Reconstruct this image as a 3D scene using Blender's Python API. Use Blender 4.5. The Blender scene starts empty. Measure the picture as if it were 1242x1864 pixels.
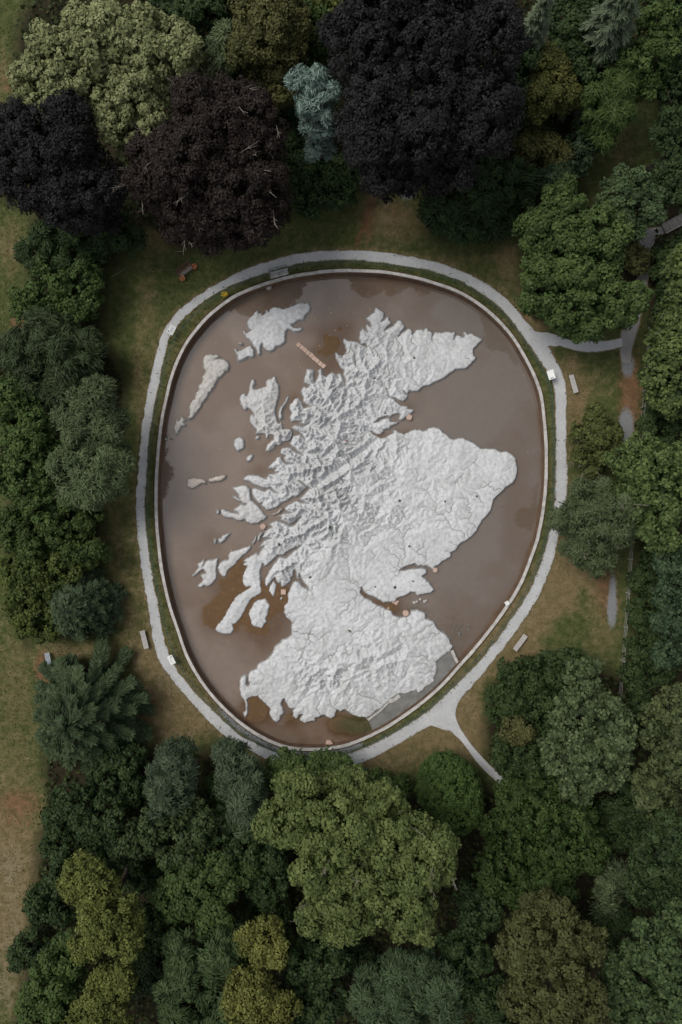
import bpy, math, random, heapq
import numpy as np
from mathutils import Vector
R = math.radians
random.seed(7)
rng = np.random.default_rng(11)
scene = bpy.context.scene
col = scene.collection

# ------------------------------------------------------------------ camera, sky, sun, exposure
CAM_H = 75.0            # height of the drone above the lawn
PPM = 18.0              # photograph pixels per metre on the lawn
CX, CY = 621.0, 932.0   # photograph pixel straight below the drone
cam_d = bpy.data.cameras.new('camera'); cam = bpy.data.objects.new('camera', cam_d); col.objects.link(cam)
cam.location = (0, 0, CAM_H); cam.rotation_euler = (0, 0, 0)
cam_d.sensor_fit = 'VERTICAL'; cam_d.sensor_height = 36.0
cam_d.lens = 36.0 * CAM_H / (1864 / PPM)
cam_d.clip_start = 0.5; cam_d.clip_end = 3000
scene.camera = cam

SUN_EL, SUN_AZ = 56.0, 300.0      # degrees; azimuth clockwise from north (+Y)
world = bpy.data.worlds.new('World'); scene.world = world; world.use_nodes = True
wn = world.node_tree; wn.nodes.clear()
w_out = wn.nodes.new('ShaderNodeOutputWorld'); w_bg = wn.nodes.new('ShaderNodeBackground')
w_sky = wn.nodes.new('ShaderNodeTexSky'); w_hs = wn.nodes.new('ShaderNodeHueSaturation')
w_sky.sky_type = 'NISHITA'; w_sky.sun_disc = False
w_sky.sun_elevation = R(SUN_EL); w_sky.sun_rotation = R(SUN_AZ)
w_sky.air_density = 1.0; w_sky.dust_density = 2.0; w_sky.ozone_density = 1.0
w_hs.inputs['Saturation'].default_value = 0.22
wn.links.new(w_sky.outputs[0], w_hs.inputs['Color']); wn.links.new(w_hs.outputs[0], w_bg.inputs[0])
w_bg.inputs[1].default_value = 0.1
wn.links.new(w_bg.outputs[0], w_out.inputs[0])

sun_d = bpy.data.lights.new('sun', 'SUN'); sun = bpy.data.objects.new('sun', sun_d); col.objects.link(sun)
sun_d.energy = 1.5; sun_d.angle = R(30); sun_d.color = (1.0, 0.96, 0.9)
_e, _a = R(SUN_EL), R(SUN_AZ)
sun.rotation_euler = Vector((math.sin(_a) * math.cos(_e), math.cos(_a) * math.cos(_e), math.sin(_e))).to_track_quat('Z', 'Y').to_euler()
sun.location = (0, 0, 60)

vs = scene.view_settings
vs.view_transform = 'Standard'; vs.look = 'None'; vs.gamma = 1.0; vs.use_curve_mapping = False
vs.exposure = 0.5

# ------------------------------------------------------------------ helpers
def W(px, py, z=0.0):
    """photograph pixel -> point of the place at height z"""
    k = (CAM_H - z) / CAM_H / PPM
    return ((px - CX) * k, (CY - py) * k, z)

def tag(o, label=None, cat=None, group=None, kind=None):
    if label: o['label'] = label
    if cat: o['category'] = cat
    if group: o['group'] = group
    if kind: o['kind'] = kind
    return o

def empty(name, loc, rz=0.0):
    o = bpy.data.objects.new(name, None); col.objects.link(o)
    o.location = loc; o.rotation_euler = (0, 0, rz); o.empty_display_size = 0.3
    return o

def link_mesh(name, me, mat=None, parent=None, loc=None):
    o = bpy.data.objects.new(name, me); col.objects.link(o)
    if mat is not None and not me.materials: me.materials.append(mat)
    if parent is not None: o.parent = parent
    if loc is not None: o.location = loc
    return o

def np_mesh(name, V, F, smooth=False, attrs=None):
    """V (n,3), F (m,k) arrays -> mesh; attrs {name: (domain, array)}"""
    V = np.asarray(V, dtype=np.float32); F = np.asarray(F, dtype=np.int32)
    me = bpy.data.meshes.new(name)
    k = F.shape[1]; m = len(F)
    me.vertices.add(len(V)); me.vertices.foreach_set('co', V.ravel())
    me.loops.add(m * k); me.loops.foreach_set('vertex_index', F.ravel())
    me.polygons.add(m)
    me.polygons.foreach_set('loop_start', np.arange(0, m * k, k, dtype=np.int32))
    me.polygons.foreach_set('loop_total', np.full(m, k, dtype=np.int32))
    me.polygons.foreach_set('use_smooth', np.full(m, bool(smooth)))
    for an, (dom, arr) in (attrs or {}).items():
        a = me.attributes.new(an, 'FLOAT', dom); a.data.foreach_set('value', np.asarray(arr, dtype=np.float32))
    me.update(calc_edges=True); me.validate()
    return me

class MB:
    """collects boxes, tubes and prisms for ONE part"""
    def __init__(self): self.v = []; self.f = []
    def box(self, c, s, rz=0.0, tilt=0.0, taper=1.0):
        b = len(self.v); cz, sz = math.cos(rz), math.sin(rz); ct, st = math.cos(tilt), math.sin(tilt)
        for dz in (-1, 1):
            k = taper if dz > 0 else 1.0
            for dx, dy in ((-1, -1), (1, -1), (1, 1), (-1, 1)):
                x, y, z = dx * s[0] / 2 * k, dy * s[1] / 2 * k, dz * s[2] / 2
                y, z = y * ct - z * st, y * st + z * ct
                self.v.append((c[0] + x * cz - y * sz, c[1] + x * sz + y * cz, c[2] + z))
        self.f += [tuple(b + i for i in q) for q in ((3, 2, 1, 0), (4, 5, 6, 7), (0, 1, 5, 4), (1, 2, 6, 5), (2, 3, 7, 6), (3, 0, 4, 7))]
        return self
    def tube(self, pts, rad, n=6, cap=True):
        pts = [Vector(p) for p in pts]
        if not hasattr(rad, '__len__'): rad = [rad] * len(pts)
        b = len(self.v)
        for i, p in enumerate(pts):
            d = (pts[min(i + 1, len(pts) - 1)] - pts[max(i - 1, 0)]).normalized()
            a = d.orthogonal().normalized() if abs(d.z) > 0.95 else d.cross(Vector((0, 0, 1))).normalized()
            c = d.cross(a)
            for j in range(n):
                t = 2 * math.pi * j / n
                self.v.append(tuple(p + (a * math.cos(t) + c * math.sin(t)) * rad[i]))
        for i in range(len(pts) - 1):
            for j in range(n):
                self.f.append((b + i * n + j, b + i * n + (j + 1) % n, b + (i + 1) * n + (j + 1) % n, b + (i + 1) * n + j))
        if cap:
            self.f.append(tuple(b + j for j in reversed(range(n))))
            self.f.append(tuple(b + (len(pts) - 1) * n + j for j in range(n)))
        return self
    def prism(self, poly, z0, z1, inset=0.0):
        n = len(poly); b = len(self.v)
        cx = sum(p[0] for p in poly) / n; cy = sum(p[1] for p in poly) / n
        for p in poly: self.v.append((p[0], p[1], z0))
        for p in poly: self.v.append((p[0] + (cx - p[0]) * inset, p[1] + (cy - p[1]) * inset, z1))
        self.f.append(tuple(b + i for i in reversed(range(n)))); self.f.append(tuple(b + n + i for i in range(n)))
        for i in range(n):
            self.f.append((b + i, b + (i + 1) % n, b + n + (i + 1) % n, b + n + i))
        return self
    def mesh(self, name, smooth=False):
        me = bpy.data.meshes.new(name); me.from_pydata(self.v, [], self.f); me.update()
        if smooth:
            for p in me.polygons: p.use_smooth = True
        return me
    def build(self, name, mat, parent=None, loc=None, smooth=False):
        return link_mesh(name, self.mesh(name, smooth), mat, parent, loc)

def _hash(ix, iy, seed):
    h = (ix.astype(np.int64) * 374761393 + iy.astype(np.int64) * 668265263 + seed * 982451653) & 0x7fffffff
    h = ((h ^ (h >> 13)) * 1274126177) & 0x7fffffff
    return ((h ^ (h >> 16)) & 0xffff) / 65535.0
def vnoise(x, y, seed=0):
    x = np.asarray(x, float); y = np.asarray(y, float)
    ix = np.floor(x); iy = np.floor(y); fx = x - ix; fy = y - iy
    fx = fx * fx * (3 - 2 * fx); fy = fy * fy * (3 - 2 * fy)
    a = _hash(ix, iy, seed); b = _hash(ix + 1, iy, seed); c = _hash(ix, iy + 1, seed); d = _hash(ix + 1, iy + 1, seed)
    return (a * (1 - fx) + b * fx) * (1 - fy) + (c * (1 - fx) + d * fx) * fy
def fbm(x, y, seed=0, octv=4):
    s = 0; a = 0.5; t = 0
    for o in range(octv):
        s = s + a * vnoise(x * 2 ** o + 17.3 * o, y * 2 ** o - 9.1 * o, seed + o); t += a; a *= 0.5
    return s / t
def sstep(a, b, x):
    t = np.clip((x - a) / (b - a), 0, 1); return t * t * (3 - 2 * t)

# ------------------------------------------------------------------ materials
def new_mat(name):
    m = bpy.data.materials.new(name); m.use_nodes = True
    nt = m.node_tree; nt.nodes.clear()
    out = nt.nodes.new('ShaderNodeOutputMaterial'); b = nt.nodes.new('ShaderNodeBsdfPrincipled')
    nt.links.new(b.outputs[0], out.inputs[0])
    return m, nt, b, out
def n_noise(nt, scale, detail=4, rough=0.55, vec=None, dist=0.0):
    n = nt.nodes.new('ShaderNodeTexNoise'); n.inputs['Scale'].default_value = scale
    n.inputs['Detail'].default_value = detail; n.inputs['Roughness'].default_value = rough; n.inputs['Distortion'].default_value = dist
    if vec is not None: nt.links.new(vec, n.inputs['Vector'])
    return n.outputs['Fac']
def n_coord(nt):
    return nt.nodes.new('ShaderNodeNewGeometry').outputs['Position']
def n_ramp(nt, fac, stops):
    r = nt.nodes.new('ShaderNodeValToRGB'); nt.links.new(fac, r.inputs[0])
    e = r.color_ramp.elements
    while len(e) < len(stops): e.new(0.5)
    for i, (p, c) in enumerate(stops):
        e[i].position = p; e[i].color = (*c, 1) if len(c) == 3 else c
    return r.outputs[0]
def n_mix(nt, fac, a, b, mode='MIX'):
    m = nt.nodes.new('ShaderNodeMix'); m.data_type = 'RGBA'; m.blend_type = mode
    if isinstance(fac, (int, float)): m.inputs[0].default_value = fac
    else: nt.links.new(fac, m.inputs[0])
    for i, v in ((6, a), (7, b)):
        if isinstance(v, tuple): m.inputs[i].default_value = (*v, 1)
        else: nt.links.new(v, m.inputs[i])
    return m.outputs[2]
def n_math(nt, op, a, b=None, clamp=False):
    m = nt.nodes.new('ShaderNodeMath'); m.operation = op; m.use_clamp = clamp
    for i, v in ((0, a), (1, b)):
        if v is None: continue
        if isinstance(v, (int, float)): m.inputs[i].default_value = v
        else: nt.links.new(v, m.inputs[i])
    return m.outputs[0]
def n_attr(nt, name):
    a = nt.nodes.new('ShaderNodeAttribute'); a.attribute_name = name; return a.outputs['Fac']
def n_bump(nt, b, h, strength, dist):
    n = nt.nodes.new('ShaderNodeBump'); n.inputs['Strength'].default_value = strength; n.inputs['Distance'].default_value = dist
    nt.links.new(h, n.inputs['Height']); nt.links.new(n.outputs[0], b.inputs['Normal'])
def simple_mat(name, c, c2=None, scale=6.0, rough=0.75, bump=0.0, spec=0.3):
    m, nt, b, o = new_mat(name)
    c2 = c2 or tuple(x * 0.7 for x in c)
    f = n_noise(nt, scale, 5, 0.6, n_coord(nt))
    nt.links.new(n_ramp(nt, f, [(0.35, c2), (0.65, c)]), b.inputs['Base Color'])
    b.inputs['Roughness'].default_value = rough; b.inputs['Specular IOR Level'].default_value = spec
    if bump: n_bump(nt, b, f, bump, 0.03)
    return m

_leaf = {}
def leaf_mat(lo, hi):
    key = (lo, hi)
    if key in _leaf: return _leaf[key]
    m, nt, b, o = new_mat('foliage_%d' % len(_leaf))
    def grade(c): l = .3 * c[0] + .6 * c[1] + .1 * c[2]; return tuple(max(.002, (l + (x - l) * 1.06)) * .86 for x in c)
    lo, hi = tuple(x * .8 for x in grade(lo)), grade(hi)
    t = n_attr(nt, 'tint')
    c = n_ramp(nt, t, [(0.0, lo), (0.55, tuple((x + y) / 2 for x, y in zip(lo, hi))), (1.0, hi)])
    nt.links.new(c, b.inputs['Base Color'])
    b.inputs['Roughness'].default_value = 0.55; b.inputs['Specular IOR Level'].default_value = 0.1
    tr = nt.nodes.new('ShaderNodeBsdfTranslucent'); nt.links.new(c, tr.inputs[0])
    mx = nt.nodes.new('ShaderNodeMixShader'); mx.inputs[0].default_value = 0.15
    nt.links.new(b.outputs[0], mx.inputs[1]); nt.links.new(tr.outputs[0], mx.inputs[2]); nt.links.new(mx.outputs[0], o.inputs[0])
    _leaf[key] = m
    return m

M = {}
M['bark'] = simple_mat('bark', (0.09, 0.075, 0.06), (0.045, 0.038, 0.03), 3.0, 0.9)
M['pale_bark'] = simple_mat('pale_bark', (0.34, 0.3, 0.25), (0.2, 0.17, 0.14), 3.0, 0.9)
M['coping'] = simple_mat('coping', (0.52, 0.50, 0.475), (0.33, 0.315, 0.295), 2.2, 0.85, 0.15)
M['wallface'] = simple_mat('wall_face', (0.15, 0.09, 0.055), (0.08, 0.048, 0.03), 1.4, 0.8, 0.4)
M['white'] = simple_mat('white_paint', (0.74, 0.74, 0.72), (0.64, 0.64, 0.62), 5, 0.5)
M['bench'] = simple_mat('bench_timber', (0.5, 0.48, 0.46), (0.36, 0.34, 0.33), 9, 0.7)
M['bench_leg'] = simple_mat('bench_leg', (0.2, 0.19, 0.18), None, 9, 0.7)
M['bluebench'] = simple_mat('blue_grey_timber', (0.36, 0.4, 0.45), (0.27, 0.3, 0.34), 9, 0.7)
M['brownwood'] = simple_mat('brown_timber', (0.14, 0.075, 0.055), (0.08, 0.045, 0.035), 7, 0.65)
M['greywood'] = simple_mat('weathered_timber', (0.24, 0.22, 0.2), (0.14, 0.13, 0.12), 6, 0.8)
M['orange'] = simple_mat('orange_flower', (0.62, 0.17, 0.05), (0.4, 0.07, 0.02), 20, 0.6)
M['cream'] = simple_mat('cream_flower', (0.62, 0.42, 0.2), (0.5, 0.3, 0.12), 20, 0.6)
M['terracotta'] = simple_mat('terracotta', (0.4, 0.15, 0.07), (0.28, 0.1, 0.05), 8, 0.7)
M['yellow'] = simple_mat('yellow_flower', (0.7, 0.46, 0.03), (0.5, 0.3, 0.02), 20, 0.6)
M['stem'] = simple_mat('stem_green', (0.06, 0.1, 0.03), None, 20, 0.7)
M['fence'] = simple_mat('green_wire', (0.05, 0.1, 0.085), (0.035, 0.07, 0.06), 3, 0.5)
M['post'] = simple_mat('fence_post', (0.3, 0.3, 0.27), (0.2, 0.2, 0.18), 8, 0.7)
M['pink'] = simple_mat('pink_stone', (0.5, 0.36, 0.29), (0.38, 0.27, 0.22), 4, 0.8, 0.2)
M['paleston'] = simple_mat('pale_stone', (0.48, 0.46, 0.43), (0.32, 0.3, 0.28), 5, 0.8, 0.2)
M['slab'] = simple_mat('border_slab', (0.185, 0.185, 0.175), (0.125, 0.125, 0.115), 1.1, 0.85, 0.2)
M['ink'] = simple_mat('board_print', (0.3, 0.36, 0.36), (0.2, 0.26, 0.27), 10, 0.6)
M['moss'] = simple_mat('moss', (0.07, 0.085, 0.035), (0.04, 0.05, 0.02), 8, 0.9)
M['heather'] = simple_mat('red_marker', (0.36, 0.1, 0.09), None, 8, 0.8)
M['twig'] = simple_mat('bare_twig', (0.27, 0.23, 0.19), (0.16, 0.14, 0.115), 6, 0.85)
M['greenbox'] = simple_mat('green_bin', (0.03, 0.12, 0.07), None, 6, 0.5)

def concrete_mat(name, c, valley_dark=0.5):
    m, nt, b, o = new_mat(name); P = n_coord(nt)
    big = n_noise(nt, 0.35, 5, 0.6, P); mid = n_noise(nt, 3.0, 6, 0.65, P); fine = n_noise(nt, 17.0, 4, 0.6, P)
    base = n_ramp(nt, big, [(0.3, tuple(x * 0.86 for x in c)), (0.7, tuple(x * 1.06 for x in c))])
    base = n_mix(nt, 0.75, base, n_ramp(nt, mid, [(0.3, (0.66, 0.66, 0.64)), (0.56, (1.0, 1.0, 1.0))]), 'MULTIPLY')
    base = n_mix(nt, 0.5, base, n_ramp(nt, n_noise(nt, 0.9, 6, 0.7, P, 0.6), [(0.32, (0.70, 0.71, 0.66)), (0.5, (1.0, 1.0, 1.0))]), 'MULTIPLY')
    base = n_mix(nt, n_math(nt, 'MULTIPLY', n_attr(nt, 'valley_line'), valley_dark, True), base, (0.13, 0.125, 0.11))  # darker lines where the eroded valleys gather most flow
    base = n_mix(nt, n_math(nt, 'MULTIPLY', n_attr(nt, 'shore'), 0.6, True), base, (0.06, 0.05, 0.038))      # coast edge shadow painted in together with a waterline stain
    nt.links.new(base, b.inputs['Base Color'])
    b.inputs['Roughness'].default_value = 0.9; b.inputs['Specular IOR Level'].default_value = 0.2
    n_bump(nt, b, n_math(nt, 'ADD', mid, n_math(nt, 'MULTIPLY', fine, 0.5)), 0.5, 0.05)
    return m
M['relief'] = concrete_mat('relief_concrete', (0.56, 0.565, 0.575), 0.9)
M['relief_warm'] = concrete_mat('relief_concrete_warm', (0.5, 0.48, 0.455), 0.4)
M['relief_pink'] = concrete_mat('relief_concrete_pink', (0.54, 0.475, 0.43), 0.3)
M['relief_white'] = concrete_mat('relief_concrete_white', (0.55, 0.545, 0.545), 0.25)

def gravel_mat(name, c):
    m, nt, b, o = new_mat(name); P = n_coord(nt)
    big = n_noise(nt, 0.5, 4, 0.6, P); fine = n_noise(nt, 14.0, 5, 0.7, P); e = n_attr(nt, 'edge')
    base = n_ramp(nt, big, [(0.3, tuple(x * 0.86 for x in c)), (0.7, tuple(x * 1.05 for x in c))])
    base = n_mix(nt, 0.7, base, n_ramp(nt, fine, [(0.25, (0.55, 0.55, 0.55)), (0.62, (1.06, 1.06, 1.06))]), 'MULTIPLY')
    mid = n_noise(nt, 3.2, 5, 0.7, P)
    base = n_mix(nt, 0.6, base, n_ramp(nt, mid, [(0.28, (0.78, 0.76, 0.72)), (0.55, (1, 1, 1))]), 'MULTIPLY')
    k = n_math(nt, 'MULTIPLY', n_math(nt, 'SUBTRACT', n_math(nt, 'ADD', e, mid), 0.95), 3.2, True)
    base = n_mix(nt, k, base, n_ramp(nt, mid, [(0.3, (0.085, 0.085, 0.04)), (0.65, (0.17, 0.125, 0.07))]))
    nt.links.new(base, b.inputs['Base Color']); b.inputs['Roughness'].default_value = 0.95; b.inputs['Specular IOR Level'].default_value = 0.15
    n_bump(nt, b, fine, 0.5, 0.03)
    return m
M['gravel'] = gravel_mat('gravel', (0.49, 0.495, 0.5))
M['gravel_shaded'] = gravel_mat('gravel_shaded', (0.3, 0.29, 0.28))  # same gravel, darkened to put tree shade into the side path's colour

# ground: grass, dry grass, soil, gravel and leaf litter mixed by painted zones broken up with noise
def ground_mat():
    m, nt, b, o = new_mat('lawn_and_soil'); P = n_coord(nt)
    n1 = n_noise(nt, 0.22, 4, 0.6, P); n2 = n_noise(nt, 1.3, 5, 0.65, P); n3 = n_noise(nt, 7.0, 5, 0.7, P); n4 = n_noise(nt, 24.0, 3, 0.6, P)
    green = n_ramp(nt, n2, [(0.3, (0.046, 0.062, 0.020)), (0.5, (0.078, 0.092, 0.032)), (0.7, (0.125, 0.124, 0.050))])
    dry = n_ramp(nt, n2, [(0.28, (0.115, 0.098, 0.042)), (0.5, (0.175, 0.135, 0.068)), (0.74, (0.24, 0.18, 0.105))])
    soil = n_ramp(nt, n2, [(0.3, (0.11, 0.068, 0.036)), (0.7, (0.23, 0.13, 0.07))])
    grav = n_ramp(nt, n3, [(0.3, (0.17, 0.175, 0.175)), (0.7, (0.27, 0.28, 0.285))])
    straw = n_ramp(nt, n3, [(0.3, (0.15, 0.125, 0.07)), (0.5, (0.22, 0.18, 0.11)), (0.7, (0.33, 0.28, 0.19))])
    litt = n_ramp(nt, n2, [(0.3, (0.018, 0.016, 0.009)), (0.7, (0.045, 0.036, 0.02))])
    def thr(a, gain=3.0, k=0.55):
        v = n_math(nt, 'ADD', n_attr(nt, a), n_math(nt, 'MULTIPLY', n_math(nt, 'SUBTRACT', n_math(nt, 'ADD', n_math(nt, 'MULTIPLY', n2, 0.6), n_math(nt, 'MULTIPLY', n3, 0.4)), 0.5), k * 2))
        return n_math(nt, 'ADD', n_math(nt, 'MULTIPLY', n_math(nt, 'SUBTRACT', v, 0.5), gain), 0.5, True)
    c = n_mix(nt, thr('dry', 1.5, 0.6), green, dry)
    c = n_mix(nt, thr('straw', 2.2, 0.9), c, straw)
    c = n_mix(nt, thr('soil', 2.0, 0.6), c, soil)
    c = n_mix(nt, thr('gravel', 2.5, 0.5), c, grav)
    c = n_mix(nt, thr('litter', 2.0, 0.3), c, litt)
    c = n_mix(nt, 0.8, c, n_ramp(nt, n4, [(0.25, (0.6, 0.6, 0.6)), (0.65, (1.1, 1.1, 1.1))]), 'MULTIPLY')
    nt.links.new(c, b.inputs['Base Color']); b.inputs['Roughness'].default_value = 1.0; b.inputs['Specular IOR Level'].default_value = 0.1
    n_bump(nt, b, n_math(nt, 'ADD', n3, n4), 0.7, 0.08)
    return m
M['ground'] = ground_mat()

def bed_mat():
    m, nt, b, o = new_mat('pond_mud'); P = n_coord(nt)
    n1 = n_noise(nt, 0.3, 5, 0.6, P); n2 = n_noise(nt, 2.2, 6, 0.7, P); n3 = n_noise(nt, 16, 4, 0.6, P)
    mud = n_ramp(nt, n1, [(0.3, (0.208, 0.168, 0.142)), (0.7, (0.245, 0.198, 0.166))])
    mud = n_mix(nt, n_attr(nt, 'grey_east'), mud, (0.185, 0.166, 0.152))  # bed colour turns greyer towards the east side
    rust = n_ramp(nt, n2, [(0.3, (0.085, 0.046, 0.02)), (0.55, (0.125, 0.072, 0.034)), (0.75, (0.16, 0.105, 0.05))])
    alga = n_ramp(nt, n2, [(0.3, (0.04, 0.038, 0.014)), (0.7, (0.09, 0.08, 0.035))])
    k = n_math(nt, 'ADD', n_attr(nt, 'rust'), n_math(nt, 'MULTIPLY', n_math(nt, 'SUBTRACT', n2, 0.5), 0.8), True)
    c = n_mix(nt, k, mud, rust)
    k = n_math(nt, 'ADD', n_attr(nt, 'algae'), n_math(nt, 'MULTIPLY', n_math(nt, 'SUBTRACT', n2, 0.5), 1.0))
    c = n_mix(nt, n_math(nt, 'MULTIPLY', n_math(nt, 'SUBTRACT', k, 0.2), 1.6, True), c, alga)
    c = n_mix(nt, 0.5, c, n_ramp(nt, n3, [(0.3, (0.7, 0.7, 0.7)), (0.65, (1.1, 1.1, 1.1))]), 'MULTIPLY')
    nt.links.new(c, b.inputs['Base Color']); b.inputs['Roughness'].default_value = 0.85; b.inputs['Specular IOR Level'].default_value = 0.25
    n_bump(nt, b, n2, 0.3, 0.04)
    return m
M['bed'] = bed_mat()

def water_mat():
    m, nt, b, o = new_mat('shallow_water'); nt.nodes.remove(b); P = n_coord(nt)
    tr = nt.nodes.new('ShaderNodeBsdfTransparent'); tr.inputs[0].default_value = (0.92, 0.88, 0.84, 1)
    gl = nt.nodes.new('ShaderNodeBsdfGlossy'); gl.inputs['Roughness'].default_value = 0.012; gl.inputs[0].default_value = (1, 1, 1, 1)
    g_ = nt.nodes.new('ShaderNodeNewGeometry'); dp = nt.nodes.new('ShaderNodeVectorMath'); dp.operation = 'DOT_PRODUCT'
    nt.links.new(g_.outputs['Incoming'], dp.inputs[0]); nt.links.new(g_.outputs['Normal'], dp.inputs[1])
    f5 = n_math(nt, 'POWER', n_math(nt, 'SUBTRACT', 1.0, n_math(nt, 'ABSOLUTE', dp.outputs['Value']), True), 5.0)
    fr = n_math(nt, 'ADD', n_math(nt, 'MULTIPLY', f5, 0.93), 0.07)          # Fresnel reflectance (Schlick), same from both sides
    mx = nt.nodes.new('ShaderNodeMixShader')
    nt.links.new(fr, mx.inputs[0]); nt.links.new(tr.outputs[0], mx.inputs[1]); nt.links.new(gl.outputs[0], mx.inputs[2]); nt.links.new(mx.outputs[0], o.inputs[0])
    bp = nt.nodes.new('ShaderNodeBump'); bp.inputs['Strength'].default_value = 0.006; bp.inputs['Distance'].default_value = 0.01
    nt.links.new(n_noise(nt, 1.6, 3, 0.5, P), bp.inputs['Height'])
    nt.links.new(bp.outputs[0], gl.inputs['Normal'])
    return m
M['water'] = water_mat()

# ------------------------------------------------------------------ traced rings (photograph pixels): wall, path inner, path outer
WALL = [(304,720),(310,692),(318,668),(329,643),(341,620),(357,600),(377,577),(398,559),(420,543),(447,529),(477,518),(510,508),(534,502),(568,497),(601,493),(635,492),(669,493),(703,495),(737,501),(770,508),(794,516),(828,527),(855,541),(882,560),(906,581),(927,604),(943,626),(956,650),(970,675),(979,698),(985,714),(990,750),(993,784),(995,818),(995,852),(994,885),(991,915),(986,949),(978,985),(966,1019),(953,1053),(936,1085),(915,1116),(890,1150),(862,1184),(835,1214),(806,1247),(777,1273),(742,1299),(703,1325),(663,1345),(629,1358),(595,1364),(561,1365),(528,1363),(503,1355),(482,1345),(464,1335),(434,1314),(400,1282),(375,1253),(355,1223),(339,1192),(324,1147),(312,1114),(302,1076),(294,1035),(289,993),(285,952),(284,914),(284,890),(286,848),(290,800),(295,760)]
PIN = [(287,720),(294,677),(301,643),(308,614),(323,593),(341,573),(366,553),(398,530),(432,516),(465,503),(521,487),(556,478),(601,474),(658,474),(703,480),(743,486),(775,491),(805,499),(846,515),(877,535),(913,562),(940,596),(958,623),(976,648),(992,671),(1007,694),(1010,716),(1010,773),(1011,829),(1010,885),(1009,926),(1000,970),(989,1012),(975,1051),(955,1089),(928,1130),(906,1163),(889,1183),(846,1230),(813,1262),(768,1302),(734,1325),(708,1338),(663,1360),(629,1374),(604,1378),(559,1380),(537,1379),(503,1370),(468,1354),(434,1337),(407,1311),(378,1282),(346,1250),(319,1214),(306,1185),(297,1152),(288,1094),(277,1042),(270,993),(265,948),(264,902),(267,875),(269,831),(273,786),(279,747)]
POUT = [(267,720),(277,674),(287,634),(299,596),(314,577),(346,548),(384,523),(420,503),(461,485),(510,469),(556,459),(613,456),(658,456),(703,459),(743,466),(770,472),(805,480),(850,497),(886,517),(918,539),(945,569),(963,591),(980,607),(999,630),(1012,654),(1022,672),(1030,697),(1032,728),(1031,773),(1030,813),(1034,863),(1032,908),(1023,934),(1016,983),(1007,1021),(991,1064),(973,1100),(955,1127),(929,1165),(902,1198),(862,1246),(835,1275),(810,1300),(785,1324),(756,1336),(700,1369),(663,1389),(638,1397),(600,1400),(550,1397),(488,1384),(434,1352),(400,1334),(375,1309),(351,1280),(319,1244),(297,1217),(285,1192),(277,1163),(275,1140),(269,1101),(260,1051),(254,1002),(249,952),(248,902),(252,857),(257,804),(262,756)]
PC = (640.0, 925.0)
def ring(pts, sm=2.2):
    p = np.array(pts, float); th = np.arctan2(-(p[:, 1] - PC[1]), p[:, 0] - PC[0]); r = np.hypot(p[:, 0] - PC[0], p[:, 1] - PC[1])
    o = np.argsort(th); th = th[o]; r = r[o]
    th = np.concatenate([th - 2 * np.pi, th, th + 2 * np.pi]); r = np.concatenate([r, r, r])
    g = np.linspace(-np.pi, np.pi, 1440, endpoint=False); v = np.interp(g, th, r)
    k = np.exp(-0.5 * (np.arange(-40, 41) * 0.25 / sm) ** 2); k /= k.sum()
    v = np.convolve(np.concatenate([v[-40:], v, v[:40]]), k, 'valid')
    return np.concatenate([g, [np.pi]]), np.concatenate([v, v[:1]])
G_T, R_WALL = ring(WALL, 1.6); _, R_PIN = ring(PIN, 1.3); _, R_POUT = ring(POUT, 1.3)
def rr(tab, th):
    th = (np.asarray(th) + np.pi) % (2 * np.pi) - np.pi
    return np.interp(th, G_T, tab)
def polar(th, rpx, z=0.0):
    px = PC[0] + np.cos(th) * rpx; py = PC[1] - np.sin(th) * rpx
    k = (CAM_H - z) / CAM_H / PPM
    return np.stack([(px - CX) * k, (CY - py) * k, np.broadcast_to(z, np.shape(px)).astype(float)], -1)
def to_polar(px, py):
    return np.arctan2(-(py - PC[1]), px - PC[0]), np.hypot(px - PC[0], py - PC[1])

WATER_Z, BED_Z, COPE_Z = -0.95, -1.08, 0.2

def in_poly(px, py, poly):
    px = np.asarray(px, float); py = np.asarray(py, float); ins = np.zeros(px.shape, bool)
    n = len(poly)
    for i in range(n):
        x1, y1 = poly[i]; x2, y2 = poly[(i + 1) % n]
        if y1 == y2: continue
        c = ((y1 > py) != (y2 > py)) & (px < (x2 - x1) * (py - y1) / (y2 - y1) + x1)
        ins ^= c
    return ins
def seg_dist(px, py, poly, closed=True):
    d = np.full(np.shape(px), 1e18); n = len(poly)
    for i in range(n if closed else n - 1):
        x1, y1 = poly[i]; x2, y2 = poly[(i + 1) % n]
        dx, dy = x2 - x1, y2 - y1; L = dx * dx + dy * dy + 1e-12
        t = np.clip(((px - x1) * dx + (py - y1) * dy) / L, 0, 1)
        d = np.minimum(d, (px - x1 - t * dx) ** 2 + (py - y1 - t * dy) ** 2)
    return np.sqrt(d)

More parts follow.
